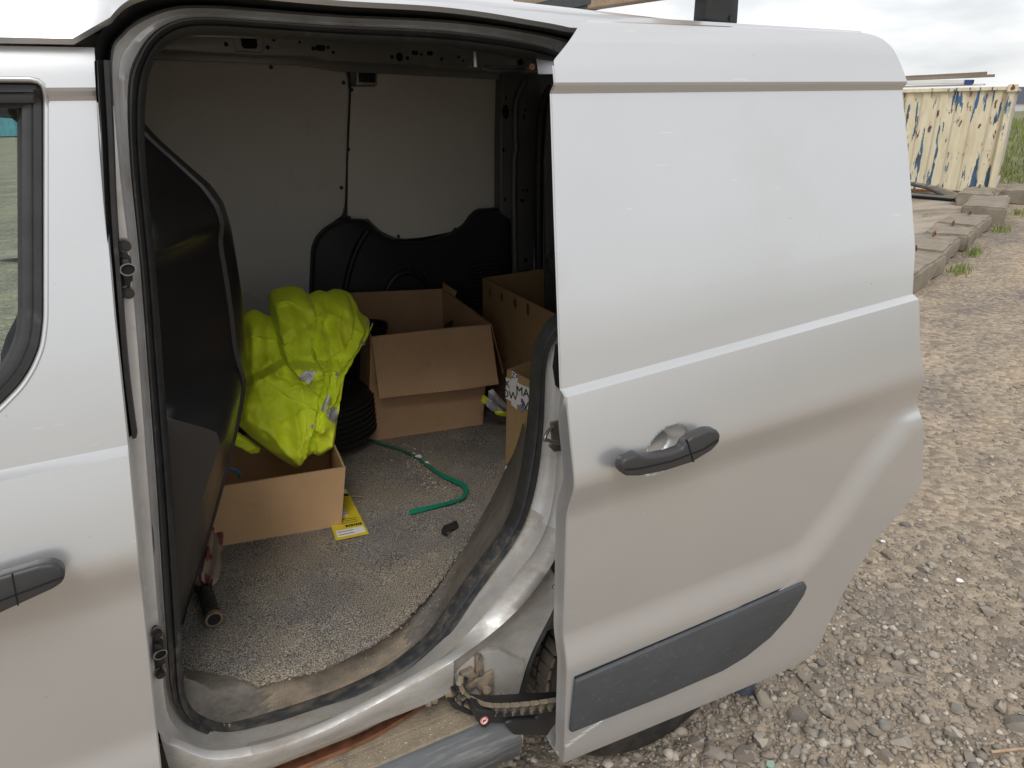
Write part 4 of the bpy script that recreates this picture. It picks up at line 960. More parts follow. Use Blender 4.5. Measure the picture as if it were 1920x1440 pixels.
def carton(label, c0, c1, c2, c3, t0, t1, t2, t3, m, flaps=(), th=.005):
    """c0..c3: bottom corners front-left, front-right, back-right, back-left; t0..t3 the same at the top"""
    base = (Vector(c0)+Vector(c2))/2; r = empty('cardboard_box', base); T = Matrix.Translation(-base)
    C = [Vector(c) for c in (c0, c1, c2, c3)]; TT = [Vector(c) for c in (t0, t1, t2, t3)]; cen = sum(C, Vector())/4
    def add(name, q, thv, warp=.004, seed=0, m=m):
        bm = bmesh.new(); uv = bm.loops.layers.uv.new('UVMap'); sheet(bm, uv, *[Vector(v)-base for v in q], thv, warp=warp, seed=seed)
        return finish(name, bm, m, r)
    for i in range(4):
        j = (i+1) % 4; n = (C[j]-C[i]).cross(Vector((0, 0, 1))).normalized()
        if n.dot(cen-C[i]) < 0: n = -n
        add('side_wall', (C[i], C[j], TT[j], TT[i]), n*th, seed=i*3)
    add('bottom', [v+Vector((0, 0, .001)) for v in C], (0, 0, th), 0)
    for k, (q, thv) in enumerate(flaps): add('flap', q, thv, .006, 5+k, M['card_flap'] if k == 0 else m)
    return tag(r, label, 'box', 'cardboard boxes in the van')
dz = lambda p, z: Vector((p.x, p.y, z))
M['stain'] = mat('grease', (.10, .075, .05), .6)
# low box by the bulkhead
a = atz(372, 1031, FZ); b = atz(640, 986, FZ); a = a + (a-b)*.06
d = Vector((.055, .30, 0)); tb = at(648, 876, 1.615)
ta = Vector((a.x-.01, a.y-.01, tb.z+.004))
low = carton('low open box under the yellow jacket, beside the black bulkhead', a, b, b+d, a+d, ta, tb, Vector((tb.x+.02, tb.y+.30, tb.z)), Vector((ta.x+.03, ta.y+.30, tb.z)), M['card_b'],
       flaps=())
# large box with a flap hanging over its front
a = atz(690, 828, FZ); b = atz(905, 796, FZ); za = at(695, 632, a.y); zb_ = at(918, 609, b.y)
ta, tb = za, zb_; tc = at(830, 541, 2.36); td_ = at(655, 549, 2.38)
c = Vector((b.x+.02, 2.35, FZ)); d_ = Vector((a.x+.02, 2.37, FZ))
fl = [ta+Vector((0, -.004, .002)), tb+Vector((0, -.004, .002)), at(936, 721, b.y-.075), at(712, 748, a.y-.075)]
sf = [tb+Vector((.003, .0, 0)), tb.lerp(tc, .75)+Vector((.004, 0, 0)), at(935, 640, 2.30), at(942, 700, 2.02)]
bf = [tc+Vector((-.004, -.002, 0)), tc.lerp(tb, .25)+Vector((0, 0, .0)), tc.lerp(tb, .25)+Vector((.008, 0, .018)), tc+Vector((-.002, 0, .022))]
big = carton('large open box with its corrugated front flap folded down', a, b, c, d_, ta, tb, tc, td_, M['card_a'],
       flaps=[(fl, (0, .005, .001)), (sf, (.004, 0, 0)), (bf, (.004, 0, 0))])
# tall worn box behind, against the pillar
p0 = at(905, 522, 2.22); p1 = at(1046, 592, 1.76); p2 = at(1062, 519, 2.10); p0.z = p1.z = p2.z = 1.03
p0 = atz(905, 521, 1.03); p1 = atz(1046, 592, 1.03); p2 = p1+Vector((.34, .03, 0)); p3 = p0+Vector((.36, .03, 0))
def dn(p, s=0): return Vector((p.x-.01, p.y, FZ))
p0t = Vector((p0.x, min(p0.y, 2.36), p0.z))
tall = carton('tall stained box standing behind the large open box', dn(p1), dn(p2), dn(p3), dn(p0t), p1, p2, p3, p0t, M['card_c'])
for px_, py_, a_, b_ in ((921, 549, .007, .016), (943, 556, .008, .015), (968, 568, .010, .016), (992, 580, .008, .020)):
    dd = (p1-p0t); nn = Vector((dd.y, -dd.x, 0)).normalized(); nn = nn if nn.x < 0 else -nn
    rr = ray(px_, py_); hit = CAM + rr*((p0t-CAM).dot(nn)/rr.dot(nn)); tt = dd.normalized()
    slab('grease_stain', [hit-tall.location+nn*.006+tt*a_*math.cos(q_)+Vector((0, 0, b_*math.sin(q_)*(1+.3*math.cos(q_)))) for q_ in np.linspace(0, 6.283, 15)[:-1]], nn*-.0006, M['stain'], tall)
# narrow box with printed tape
q0 = atz(948, 868, FZ); q1 = q0+Vector((.085, -.09, 0)); q1 = atz(985, 884, FZ); dirq = (q1-q0).normalized()
q1 = q0+dirq*.135; nb = Vector((-dirq.y, dirq.x, 0)); nb = nb if nb.x > 0 else -nb
zt = at(953, 692, q0.y).z; off = Vector((.012, 0, 0))
t0 = dz(q0, zt)+off; t1 = dz(q1, zt-.02)+off; t2 = dz(q1+nb*.14, zt-.01)+off; t3 = dz(q0+nb*.14, zt)+off
small = carton('narrow upright box sealed with white printed tape near the door seal', q0, q1, q1+nb*.14, q0+nb*.14, t0, t1, t2, t3, M['card_c'])
def on_face(A, B, At, u, v, out_=.0015):
    nrm = (B-A).cross(Vector((0, 0, 1))).normalized()
    if nrm.y > 0: nrm = -nrm
    return A.lerp(B, u)+(At-A)*v+nrm*out_, nrm
sb = small.location
def strip_on(name, u0, u1, v0, v1, m, tilt=0, o_=.003):
    pts = [on_face(q0, q1, t0, u, v, o_)[0]-sb for u, v in ((u0, v0), (u1, v0+tilt), (u1, v1+tilt), (u0, v1))]
    nrm = on_face(q0, q1, t0, 0, 0)[1]
    return slab(name, pts, -nrm*.0012, m, small)
strip_on('tape', -.01, 1.0, .70, .92, M['white'], -.05)
strip_on('tape_patch', .17, .34, .66, 1.01, M['white'], -.03, .0045)
fx = dirq; fn = on_face(q0, q1, t0, 0, 0)[1]; fz = Vector((0, 0, 1)); fz = (fz - fn*fz.dot(fn)).normalized()
def lettering(s, u, v, size, m=M['ink'], o_=.0055, rz=0):
    p = on_face(q0, q1, t0, u, v, o_)[0]-sb
    R4 = Matrix((fx, fz, -fx.cross(fz) if fx.cross(fz).dot(fn) < 0 else fx.cross(fz))).transposed().to_4x4()
    text('tape_letters', s, size, Matrix.Translation(p) @ R4 @ Matrix.Rotation(rz, 4, 'Z'), m, small)
lettering('X', .04, .86, .030); lettering('OW', .13, .755, .034); lettering('MA', .50, .83, .036); lettering('V', .60, .70, .036); lettering('Z', .22, .965, .022)
M['violet'] = mat('violet_print', (.22, .08, .35), .6); M['aqua'] = mat('aqua_print', (.08, .45, .48), .6)
for (u, v, w_, h_, k) in ((.46, .72, .05, .04, 'violet'), (.49, .68, .05, .04, 'violet'), (.43, .67, .05, .03, 'aqua'), (.48, .64, .05, .03, 'aqua'), (.30, .955, .04, .025, 'violet')):
    strip_on('tape_mark', u, u+w_, v, v+h_, M[k], 0, .0055)
# round black tub and rag inside the large box
tubp = at(705, 626, 2.16)
tub = loft('black_tub', [[Vector((tubp.x+.075*s*math.cos(a)-.01, tubp.y+.10+.075*s*math.sin(a), z)) for a in np.linspace(0, 2*math.pi, 41)[:-1]] for s, z in ((.8, FZ+.01), (.98, tubp.z-.012), (1.05, tubp.z-.01), (1.05, tubp.z+.004), (.98, tubp.z+.006), (.92, tubp.z-.01), (.8, FZ+.05), (.05, FZ+.05))], M['tyre_clean'], closed=True, sm=50)
tag(tub, 'round black tub inside the large open box', 'tub')
p = at(838, 612, 2.22)
tag(slab('plastic_offcut', [p+Vector(v) for v in ((-.02, 0, -.02), (.0, .0, .012), (.025, 0, .018), (.012, 0, -.02), (.01, 0, -.33), (-.01, 0, -.33))], (0, .006, 0), M['black_plastic'], bevel=.001), 'black plastic offcut poking up inside the large open box', 'offcut')

# hi-vis jacket: padded lobes folded over each other, one garment
LOBES = {}
def lobe(key, out, Yc, T, tz=0.0, tx=0.0, amp=.006, ang=0.0, fr=(9, 30), c=None, cre=()):
    P = [at(px, py, Yc) for px, py in out]; cx = sum(p.x for p in P)/len(P); cz = sum(p.z for p in P)/len(P)
    if c: q = at(*c, Yc); cx, cz = q.x, q.z
    O = rounded(P, 120, 1)
    angs = [math.atan2(o.z-cz, o.x-cx) for o in O]; rad = [math.hypot(o.z-cz, o.x-cx) for o in O]
    tab = sorted(zip(angs, rad)); tab = [(tab[-1][0]-2*math.pi, tab[-1][1])]+tab+[(tab[0][0]+2*math.pi, tab[0][1])]
    CR = [([at(px, py, Yc) for px, py in pts], wd, am) for pts, wd, am in cre]
    ca, sa = math.cos(ang), math.sin(ang)
    def disp(x, z):
        u, v = x*ca+z*sa, -x*sa+z*ca
        n1 = noise.noise(Vector((u*fr[0], v*fr[1], Yc*9))); n2 = noise.noise(Vector((u*fr[0]*2.3+4, v*fr[1]*1.9, Yc*5)))
        n3 = noise.noise(Vector((u*fr[0]*4+9, v*fr[1]*3.2, Yc*3)))
        d = amp*((1-abs(n1)*2.4) + .5*(1-abs(n2)*2.2) + .22*(1-abs(n3)*2.2)) - amp*.6
        for pts, wd, am in CR:
            b = 9
            for p, q in zip(pts, pts[1:]):
                dx, dz_ = q.x-p.x, q.z-p.z; t = max(0, min(1, ((x-p.x)*dx+(z-p.z)*dz_)/(dx*dx+dz_*dz_))); b = min(b, math.hypot(x-p.x-t*dx, z-p.z-t*dz_))
            d += am*math.exp(-(b/wd)**1.3)
        return d
    def surf(x, z, raw=False):
        s = math.hypot(x-cx, z-cz)/max(1e-6, interp(tab, math.atan2(z-cz, x-cx)))
        if raw and s > 1: return 9
        s = min(1, s)
        g = (1-s**5)**.7
        return Yc + tz*(z-cz) + tx*(x-cx) - T*g - disp(x, z)*min(1, (1-s)*6+.12)
    front, back = [], []
    for s in (1, .985, .95, .9, .84, .77, .7, .62, .54, .45, .36, .27, .18, .09):
        front.append([Vector((cx+(o.x-cx)*s, surf(cx+(o.x-cx)*s, cz+(o.z-cz)*s), cz+(o.z-cz)*s)) for o in O])
    cpt = Vector((cx, surf(cx, cz), cz))
    for s in (.985, .9, .7, .4):
        back.append([Vector((cx+(o.x-cx)*s, Yc+tz*(o.z-cz)*s+tx*(o.x-cx)*s+T*.8*(1-s**3)**.5, cz+(o.z-cz)*s)) for o in O])
    LOBES[key] = surf
    vs, fs = [], []; rings = back[::-1]+front; n = len(O)
    for r in rings: vs += r
    for a in range(len(rings)-1):
        for i in range(n): j = (i+1) % n; fs.append((a*n+i, a*n+j, (a+1)*n+j, (a+1)*n+i))
    vs.append(cpt); k = len(vs)-1; last = (len(rings)-1)*n
    for i in range(n): fs.append((last+i, last+(i+1) % n, k))
    return vs, fs
def jacket():
    OUT = [(441, 797), (447, 750), (458, 700), (454, 650), (457, 598), (470, 586), (482, 584), (500, 594), (513, 600), (507, 575), (505, 556), (514, 546), (545, 538), (570, 543), (583, 557), (592, 551), (604, 547), (618, 552), (628, 545), (645, 546), (662, 553), (674, 572), (682, 592), (699, 602), (697, 624), (684, 648), (668, 670), (656, 690), (646, 722), (642, 760), (636, 800), (633, 830), (627, 847), (602, 863), (590, 858), (577, 868), (559, 886), (548, 880), (515, 859), (478, 830)]
    STEP = [  # overlapping layers: edge line, a point on the upper layer, height, reach
     ([(503, 552), (511, 600), (520, 640), (529, 672), (545, 688)], (550, 610), .040, .055),
     ([(584, 556), (589, 600), (579, 634), (577, 652), (586, 668)], (550, 600), .022, .030),
     ([(440, 745), (470, 704), (508, 676), (545, 664), (586, 668)], (520, 760), .034, .060),
     ([(586, 668), (594, 700), (591, 745), (583, 800), (573, 845), (563, 875)], (540, 780), .022, .035),
     ([(700, 604), (681, 645), (656, 672), (632, 702), (612, 740), (597, 785), (586, 822), (594, 858)], (640, 780), .016, .030),
     ([(655, 556), (662, 590), (655, 622), (640, 648), (612, 664)], (610, 600), .020, .030),
     ([(566, 700), (600, 684), (630, 690)], (600, 650), .014, .025),
     ([(456, 640), (476, 628), (512, 632)], (480, 600), .012, .02)]
    RIDGE = [([(530, 556), (542, 600), (548, 650), (562, 700)], .020, .020), ([(512, 572), (540, 566), (562, 577)], .005, -.007), ([(526, 640), (545, 612), (575, 600)], .005, -.008), ([(528, 645), (550, 662), (583, 666)], .005, -.007),
     ([(500, 712), (535, 738), (560, 750), (588, 762)], .005, -.009), ([(545, 752), (552, 800), (556, 872)], .012, .020), ([(480, 720), (500, 770), (520, 830)], .014, .012), ([(460, 780), (500, 800), (540, 850)], .010, .010), ([(510, 690), (540, 702), (562, 692)], .012, .012), ([(470, 740), (500, 725)], .007, .008), ([(470, 800), (490, 770)], .008, .007),
     ([(592, 556), (602, 582), (594, 615), (600, 650)], .010, .018), ([(622, 552), (632, 580), (626, 610), (632, 640)], .011, .020), ([(645, 556), (648, 580)], .009, .012), ([(606, 600), (614, 622), (612, 645)], .010, -.012), ([(668, 592), (678, 616), (664, 648), (640, 676)], .008, .016), ([(690, 612), (670, 655), (648, 682)], .005, -.006),
     ([(606, 694), (600, 740), (588, 800)], .008, .018), ([(628, 684), (620, 720), (606, 765)], .008, .018), ([(640, 690), (634, 730), (630, 770)], .008, .014), ([(614, 700), (608, 730), (597, 775)], .006, -.012), ([(600, 800), (614, 822), (622, 842)], .010, .014), ([(625, 800), (618, 830)], .008, .010),
     ([(500, 606), (498, 650), (512, 690)], .012, .014), ([(466, 600), (474, 650), (468, 700)], .012, .012), ([(485, 690), (500, 668)], .008, .010)]
    Yr = 1.86
    def atJ(px, py):
        Y = Yr
        for _ in range(6): Y = Yr+.42*(at(px, py, Y).z-.93)-.03
        return at(px, py, Y)
    toP = lambda L: [(p.x, p.z) for p in (atJ(px, py) for px, py in L)]
    def near(L, x, z):
        b = 9; sg = 1
        for (ax, az), (bx, bz) in zip(L, L[1:]):
            dx, dz_ = bx-ax, bz-az; t = max(0, min(1, ((x-ax)*dx+(z-az)*dz_)/(dx*dx+dz_*dz_))); d = math.hypot(x-ax-t*dx, z-az-t*dz_)
            if d < b: b = d; sg = 1 if dx*(z-az)-dz_*(x-ax) > 0 else -1
        return b, sg
    ST = []
    for L, ref, h_, w_ in STEP:
        P = toP(L); rx, rz = toP([ref])[0]; ST.append((P, near(P, rx, rz)[1], h_, w_))
    RD = [(toP(L), w_, a_) for L, w_, a_ in RIDGE]
    O = rounded([atJ(px, py) for px, py in OUT], 200, 1); cc = atJ(566, 705); cx, cz = cc.x, cc.z
    angs = sorted((math.atan2(o_.z-cz, o_.x-cx), math.hypot(o_.z-cz, o_.x-cx)) for o_ in O); tab = [(angs[-1][0]-2*math.pi, angs[-1][1])]+angs+[(angs[0][0]+2*math.pi, angs[0][1])]
    def surf(x, z):
        s = min(1, math.hypot(x-cx, z-cz)/interp(tab, math.atan2(z-cz, x-cx))); ed = min(1, (1-s)*7)
        y = Yr + .42*(z-.93) - .05*(1-s**5)**.7
        for P, sg, h_, w_ in ST:
            d, g = near(P, x, z)
            if d < .12: y += (-h_*math.exp(-d/w_)*min(1, d/.004+.0) if g == sg else .35*h_*math.exp(-d/(w_*.5)))*min(1, ed+.25)
        for P, w_, a_ in RD:
            d, _ = near(P, x, z)
            if d < .06: y -= a_*math.exp(-(d/w_)**1.4)*min(1, ed+.1)
        n1 = noise.noise(Vector((x*11, z*17, 1))); n2 = noise.noise(Vector((x*30+z*14, z*22-x*10, 4))); n3 = noise.noise(Vector((x*70, z*62, 7)))
        return y - (.010*(1-abs(n1)*2.4)+.0045*(1-abs(n2)*2.4)+.0016*(1-abs(n3)*2))*ed
    LOBES['J'] = surf
    vs, fs = [], []; n = len(O); rings = []
    for s in (.5, .8, .95): rings.append([Vector((cx+(o_.x-cx)*s, Yr+.42*(o_.z-.93)*s+.09*(1-s*s)+.02, cz+(o_.z-cz)*s)) for o_ in O])
    for s in np.concatenate([[1, .99, .975], np.linspace(.955, .03, 58)]): rings.append([Vector((cx+(o_.x-cx)*s, surf(cx+(o_.x-cx)*s, cz+(o_.z-cz)*s), cz+(o_.z-cz)*s)) for o_ in O])
    for r_ in rings: vs += r_
    for a in range(len(rings)-1):
        for i in range(n): j = (i+1) % n; fs.append((a*n+i, a*n+j, (a+1)*n+j, (a+1)*n+i))
    fs.append(tuple((len(rings)-1)*n+i for i in range(n)))
    fv, ff = lobe('F', [(430, 806), (450, 812), (475, 830), (489, 840), (486, 848), (470, 850), (448, 838), (430, 830)], 1.83, .02, 0, 0, .003, 0)
    k = len(vs); vs += fv; fs += [tuple(i+k for i in q) for q in ff]
    base = Vector((.33, 1.85, .78))
    r = empty('safety_jacket', base); tag(r, 'crumpled fluorescent yellow jacket thrown over the low box', 'jacket')
    T = lambda p: Vector(p)-base
    o = mesh('jacket_cloth', [T(v) for v in vs], fs, M['hivis'], r, sm=60)
    def onl(key, px, py, lift=.003):
        Y = 1.82
        for _ in range(8): p = at(px, py, Y); Y = LOBES['J'](p.x, p.z)-lift
        return at(px, py, Y)
    def patch(name, key, q, m, n=8, lift=.003):
        loops = []
        for j in range(n+1):
            row = []
            for i in range(n+1):
                u, v = i/n, j/n
                x = (q[0][0]*(1-u)+q[1][0]*u)*(1-v)+(q[3][0]*(1-u)+q[2][0]*u)*v; y = (q[0][1]*(1-u)+q[1][1]*u)*(1-v)+(q[3][1]*(1-u)+q[2][1]*u)*v
                row.append(T(onl(key, x, y, lift)))
            loops.append(row)
        p = loft(name, loops, m, r, sm=60); return p
    patch('reflective_tape', 'E', [(600, 768), (617, 738), (621, 745), (612, 778)], M['reflect'])
    patch('reflective_tape', 'E', [(616, 764), (633, 766), (632, 796), (611, 782)], M['reflect'])
    patch('care_label', 'G', [(558, 711), (580, 682), (593, 693), (582, 727)], M['white'], lift=.004)
    for k in range(5):
        f0 = (563+3.2*k, 706-2.4*k+3); f1 = (f0[0]+9, f0[1]+6.5)
        patch('label_print', 'G', [f0, f1, (f1[0]-.5, f1[1]+.9), (f0[0]-.5, f0[1]+.9)], M['ink'], n=2, lift=.0052)
    for key, q in (('C', (690, 606)), ('C', (681, 644)), ('E', (632, 702)), ('E', (587, 800))):
        p = onl(key, *q, .003); disc('press_stud', T(p), (0, -1, .2), .005, .003, M['zinc'], r, seg=10)
    # stitched seams
    for key, pts in (('C', [(699, 606), (682, 643), (656, 670), (634, 698)]), ('B', [(513, 572), (540, 565), (565, 580)]), ('B', [(530, 632), (548, 612), (570, 604)]), ('B', [(528, 640), (552, 664), (588, 668)]),
                     ('D', [(498, 712), (530, 735), (560, 752), (585, 760)]), ('D', [(560, 690), (572, 740), (574, 800), (563, 850)]),
                     ('C', [(585, 600), (610, 590), (640, 600), (660, 640)]), ('E', [(632, 702), (612, 740), (596, 780), (585, 820), (592, 852)]), ('A', [(456, 640), (480, 628), (515, 625)])):
        tube('seam', [T(onl(key, x, y, .0015)) for x, y in [(p_.x, p_.z) for p_ in spline([Vector((x, 0, y)) for x, y in pts], 8)]], .0014, M['seam'], r, seg=6)
jacket()
# spare tyre lying half hidden between the jacket and the large box
def spare():
    c = at(628, 735, 2.02); r = empty('spare_tyre', (c.x-.02, c.y+.09, FZ)); tag(r, 'black ribbed tyre half hidden behind the yellow jacket', 'tyre')
    cz = .11
    prof = [(.07, -.075), (.10, -.085), (.13, -.08), (.15, -.06)]
    for k in range(7):
        y = -.06+.0175*k; prof += [(.156, y+.001), (.158, y+.010), (.150, y+.011), (.150, y+.0165)]
    prof += [(.15, .064), (.13, .08), (.10, .085), (.07, .075)]
    loops = [[Vector((rr*math.cos(a), rr*math.sin(a), cz+h)) for a in np.linspace(0, 2*math.pi, 61)[:-1]] for rr, h in prof]
    loft('tyre_carcass', loops, M['tyre_clean'], r, closed=True, sm=40)
spare()
# white and yellow cloth crumpled between the boxes
p = at(930, 755, 1.90)
wc = empty('crumpled_vest', (p.x, p.y, FZ)); tag(wc, 'white and yellow cloth crumpled between the boxes', 'cloth')
def cloth_piece(nm, out_, y_, T_, m, cre=(), tz=-.5):
    vs_, fs_ = lobe('W', out_, y_, T_, tz, 0, .004, -.8, cre=cre); mesh(nm, [v-wc.location for v in vs_], fs_, m, wc, sm=50)
cloth_piece('white_fold', [(909, 728), (917, 724), (940, 748), (962, 768), (955, 776), (932, 764), (914, 748)], 1.96, .012, M['white_cloth'], [([(914, 730), (935, 752), (955, 770)], .006, .012)])
cloth_piece('white_fold', [(908, 742), (916, 744), (932, 760), (950, 774), (940, 778), (924, 772), (910, 760)], 1.93, .012, M['white_cloth'], [([(912, 746), (926, 764), (945, 776)], .006, .012)])
cloth_piece('yellow_fold', [(925, 770), (938, 768), (960, 776), (958, 782), (938, 780), (928, 776)], 1.92, .010, M['hivis'])
cloth_piece('yellow_fold', [(903, 738), (911, 742), (914, 752), (908, 760), (903, 754)], 1.925, .010, M['hivis'])

# green strapping lying on the carpet
def ribbon(name, px, w_, m, lift=.004):
    P = resamp(spline([atz(x, y, FZ+.006) for x, y in px], 8), 90); n = len(P); L0, L1, L2, L3 = [], [], [], []
    for i, v in enumerate(P):
        t = (P[min(i+1, n-1)]-P[max(0, i-1)]).normalized(); s = Vector((-t.y, t.x, 0))*w_/2; h = lift*(1+.8*noise.noise(v*9)); tw = .35*noise.noise(v*5)
        L0.append(v+s+Vector((0, 0, h+tw*w_))); L1.append(v-s+Vector((0, 0, h-tw*w_)))
        L2.append(L1[-1]-Vector((0, 0, .0012))); L3.append(L0[-1]-Vector((0, 0, .0012)))
    return loft(name, [L0, L1, L2, L3, L0], m, None, sm=50)
tag(ribbon('green_strap', [(662, 819), (690, 826), (720, 835), (760, 848), (790, 865), (815, 883), (845, 900), (868, 912), (874, 922), (868, 936), (850, 943), (815, 951), (768, 963)], .013, M['green']), 'green plastic strap snaking across the grey carpet', 'strap')
# yellow card
yc = [atz(*q, FZ+.004) for q in [(620, 995), (691, 1001), (652, 918), (590, 912)]]
yq = [atz(*q, FZ+.004) for q in [(630, 1014), (692, 1001), (650, 917), (600, 922)]]
card = slab('yellow_card', yq, (0, 0, .0012), M['yellow']); tag(card, 'yellow printed card tucked under the low box', 'card')
def oncard(u, v): return yq[0].lerp(yq[1], u).lerp(yq[3].lerp(yq[2], u), v)+Vector((0, 0, .0014))
def cardpatch(name, u0, u1, v0, v1, m, h=.0003):
    slab(name, [oncard(u, v)+Vector((0, 0, h-.0003)) for u, v in ((u0, v0), (u1, v0), (u1, v1), (u0, v1))], (0, 0, .0003), m, card)
cardpatch('white_field', .08, .94, .04, .16, M['white'])
cardpatch('white_field', .1, .62, .40, .62, M['white']); cardpatch('white_field', .5, .95, .9, .99, M['white'])
cardpatch('black_heading', .5, .97, .83, .88, M['ink'])
for k, (u0, u1) in enumerate(((.42, .50), (.52, .57), (.59, .66), (.68, .72), (.74, .80), (.82, .86), (.87, .93))): cardpatch('heading_letter', u0, u1, .195, .235, M['ink'])
for v in (.27, .31, .345): cardpatch('print_line', .2, .85, v, v+.008, M['ink'])
for v in (.45, .50, .55, .60): cardpatch('print_line', .1, .62, v, v+.006, M['ink'], .0006)
for v in (.07, .12): cardpatch('print_line', .12, .6, v, v+.008, M['ink'], .0006)
# black buckle
bq = [atz(*q, FZ+.006) for q in [(827, 1001), (836, 1006), (845, 998), (860, 990), (857, 982), (848, 986), (838, 990), (832, 992)]]
bk = slab('strap_buckle', bq, (0, 0, .012), M['black_plastic'], bevel=.003); tag(bk, 'small black plastic buckle lying on the carpet', 'buckle')
bar_ = [atz(*q, FZ+.019) for q in [(837, 1000), (842, 997), (846, 1000), (841, 1003)]]
slab('buckle_bar', bar_, (0, 0, .003), M['zinc'], bk, bevel=.0005)
# blue rope loop in the low box
rp = [at(*q, 1.76) for q in [(412, 892), (416, 884), (426, 879), (438, 880), (447, 886), (450, 895)]]
tag(tube('blue_rope', spline(rp, 6), .0045, M['blue']), 'loop of blue rope inside the low box', 'rope')
# folded umbrella
def umbrella():
    pts = [atz(*q, FZ+.03) for q in [(392, 1000), (388, 1040), (384, 1075), (381, 1098), (388, 1120), (396, 1146), (401, 1160)]]
    r = empty('folded_umbrella', dz(pts[3], FZ)); tag(r, 'dirty folded umbrella with red and white cloth on the carpet', 'umbrella')
    P = resamp(spline(pts, 6), 70); T = lambda p: p-r.location
    def seg(a, b): return P[int(a*69):int(b*69)+1]
    # pleated canopy
    loops = []; cl = seg(0, .66); n = len(cl)
    for i, p in enumerate(cl):
        t = (cl[min(i+1, n-1)]-cl[max(i-1, 0)]).normalized(); u = t.cross(Vector((0, 0, 1))).normalized(); v = u.cross(t); f = i/(n-1)
        R_ = .030*(1-.25*f) if f < .9 else .030*(.775-.35*(f-.9)/.1)
        loops.append([T(p)+u*R_*math.cos(a)*(1+.32*math.sin(7*a+3.0*f+2*noise.noise(p*20)))+v*R_*.8*math.sin(a)*(1+.28*math.sin(7*a+3.0*f)) for a in np.linspace(0, 2*math.pi, 65)[:-1]])
    loft('canopy', loops, M['umb'], r, closed=True, sm=50)
    ce_ = cl[-1]
    for k in range(8):
        a = 2*math.pi*k/8; o_ = Vector((math.cos(a)*.019, 0, math.sin(a)*.015))
        q = seg(.60, .76); tube('rib', [T(v)+o_*(1-.5*i/len(q)) for i, v in enumerate(q)], .0022, M['black_plastic'], r, seg=5)
    hp = seg(.70, 1.0); rad = []
    tube('handle_core', [T(v) for v in hp], .013, M['black_plastic'], r, seg=14)
    for k in range(9):
        i = int(len(hp)*(.20+.075*k)); i = min(i, len(hp)-2); t = (hp[i+1]-hp[i]).normalized()
        ring('grip_ring', T(hp[i])-t*.002, t, .0165, .005, .0042, M['black_plastic'], r, seg=18)
    t = (hp[-1]-hp[-3]).normalized()
    ring('end_cap', T(hp[-1])-t*.006, t, .0175, .004, .010, M['brass'], r, seg=20)
    disc('end_hole', T(hp[-1])+t*.001, t, .0125, .004, M['dark_hole'], r)
M['brass'] = mat('tarnished_brass', (.30, .22, .13), .5, .6, var=.3, vscale=60)
def umb_extra(m, t, p, vec, col):
    wv = t.nodes.new('ShaderNodeTexNoise'); wv.inputs['Scale'].default_value = 26; wv.inputs['Detail'].default_value = 2
    mpn = t.nodes.new('ShaderNodeMapping'); mpn.inputs['Scale'].default_value = (1.5, .5, 1); t.links.new(vec, mpn.inputs[0]); t.links.new(mpn.outputs[0], wv.inputs['Vector'])
    r = t.nodes.new('ShaderNodeValToRGB'); e = r.color_ramp.elements; e[0].position = .47; e[0].color = (.30, .235, .18, 1); e[1].position = .53; e[1].color = (.17, .055, .05, 1)
    t.links.new(wv.outputs[0], r.inputs[0]); t.links.new(r.outputs[0], p.inputs['Base Color'])
M['umb'] = mat('umbrella_cloth', (.4, .3, .25), .8, extra=umb_extra)
umbrella()
# crumbs, dust grains and bits on the carpet and the door step
def crumbs():
    bm = bmesh.new()
    def put(p, s):
        mt = Matrix.Translation(p) @ Matrix.Rotation(random.uniform(0, 6), 4, random.choice('XYZ')) @ Matrix.Diagonal((s*random.uniform(.6, 1.5), s*random.uniform(.6, 1.3), s*.7, 1))
        bmesh.ops.create_icosphere(bm, subdivisions=1, radius=1, matrix=mt)
    for _ in range(260):
        px, py = random.uniform(650, 950), random.uniform(790, 1000); p = atz(px, py, FZ+.003); put(p, random.uniform(.0008, .0022))
    for _ in range(150):
        t = random.random(); px = 755+60*t+random.gauss(0, 12); py = 835+75*t+random.gauss(0, 9); put(atz(px, py, FZ+.004), random.uniform(.001, .0035))
    for _ in range(900):
        i = random.randrange(len(ti)//8, int(len(ti)*.62)); f = random.betavariate(1.6, 1.8); a = ti[i].lerp(to[i], f)
        put(a+Vector((random.uniform(-.02, .02), .008, .012)), random.uniform(.0005, .0014))
    for _ in range(500):
        put(Vector((random.uniform(-.2, .46), random.uniform(1.02, 1.058), .4415)), random.uniform(.0005, .0016))
    o = from_bm('dirt_crumbs', bm, M['crumb'], None, sm=70); tag(o, 'pale grit and crumbs scattered over carpet and door step', 'dirt', kind='stuff')
crumbs()
for (q, s) in (((785, 857), .012), ((800, 868), .007), ((953, 878), .010)):
    p = atz(*q, FZ+.006)
    o = slab('paper_scrap', [p+Vector((math.cos(a)*s*random.uniform(.6, 1.2), math.sin(a)*s*random.uniform(.5, 1.1), random.uniform(0, .004))) for a in np.linspace(0, 6.28, 8)[:-1]], (0, 0, .001), M['white'])
    tag(o, {785: 'larger white paper scrap beside the green strap', 800: 'smaller white paper scrap beside the green strap', 953: 'white paper scrap at the foot of the narrow taped box'}[q[0]], 'paper')
sp_ = [atz(*q, FZ+.006) for q in [(656, 931), (668, 930), (684, 933)]]
tag(tube('straw', spline(sp_, 4), .0013, M['crumb'], seg=5), 'pale stalk of straw beside the yellow card', 'straw')
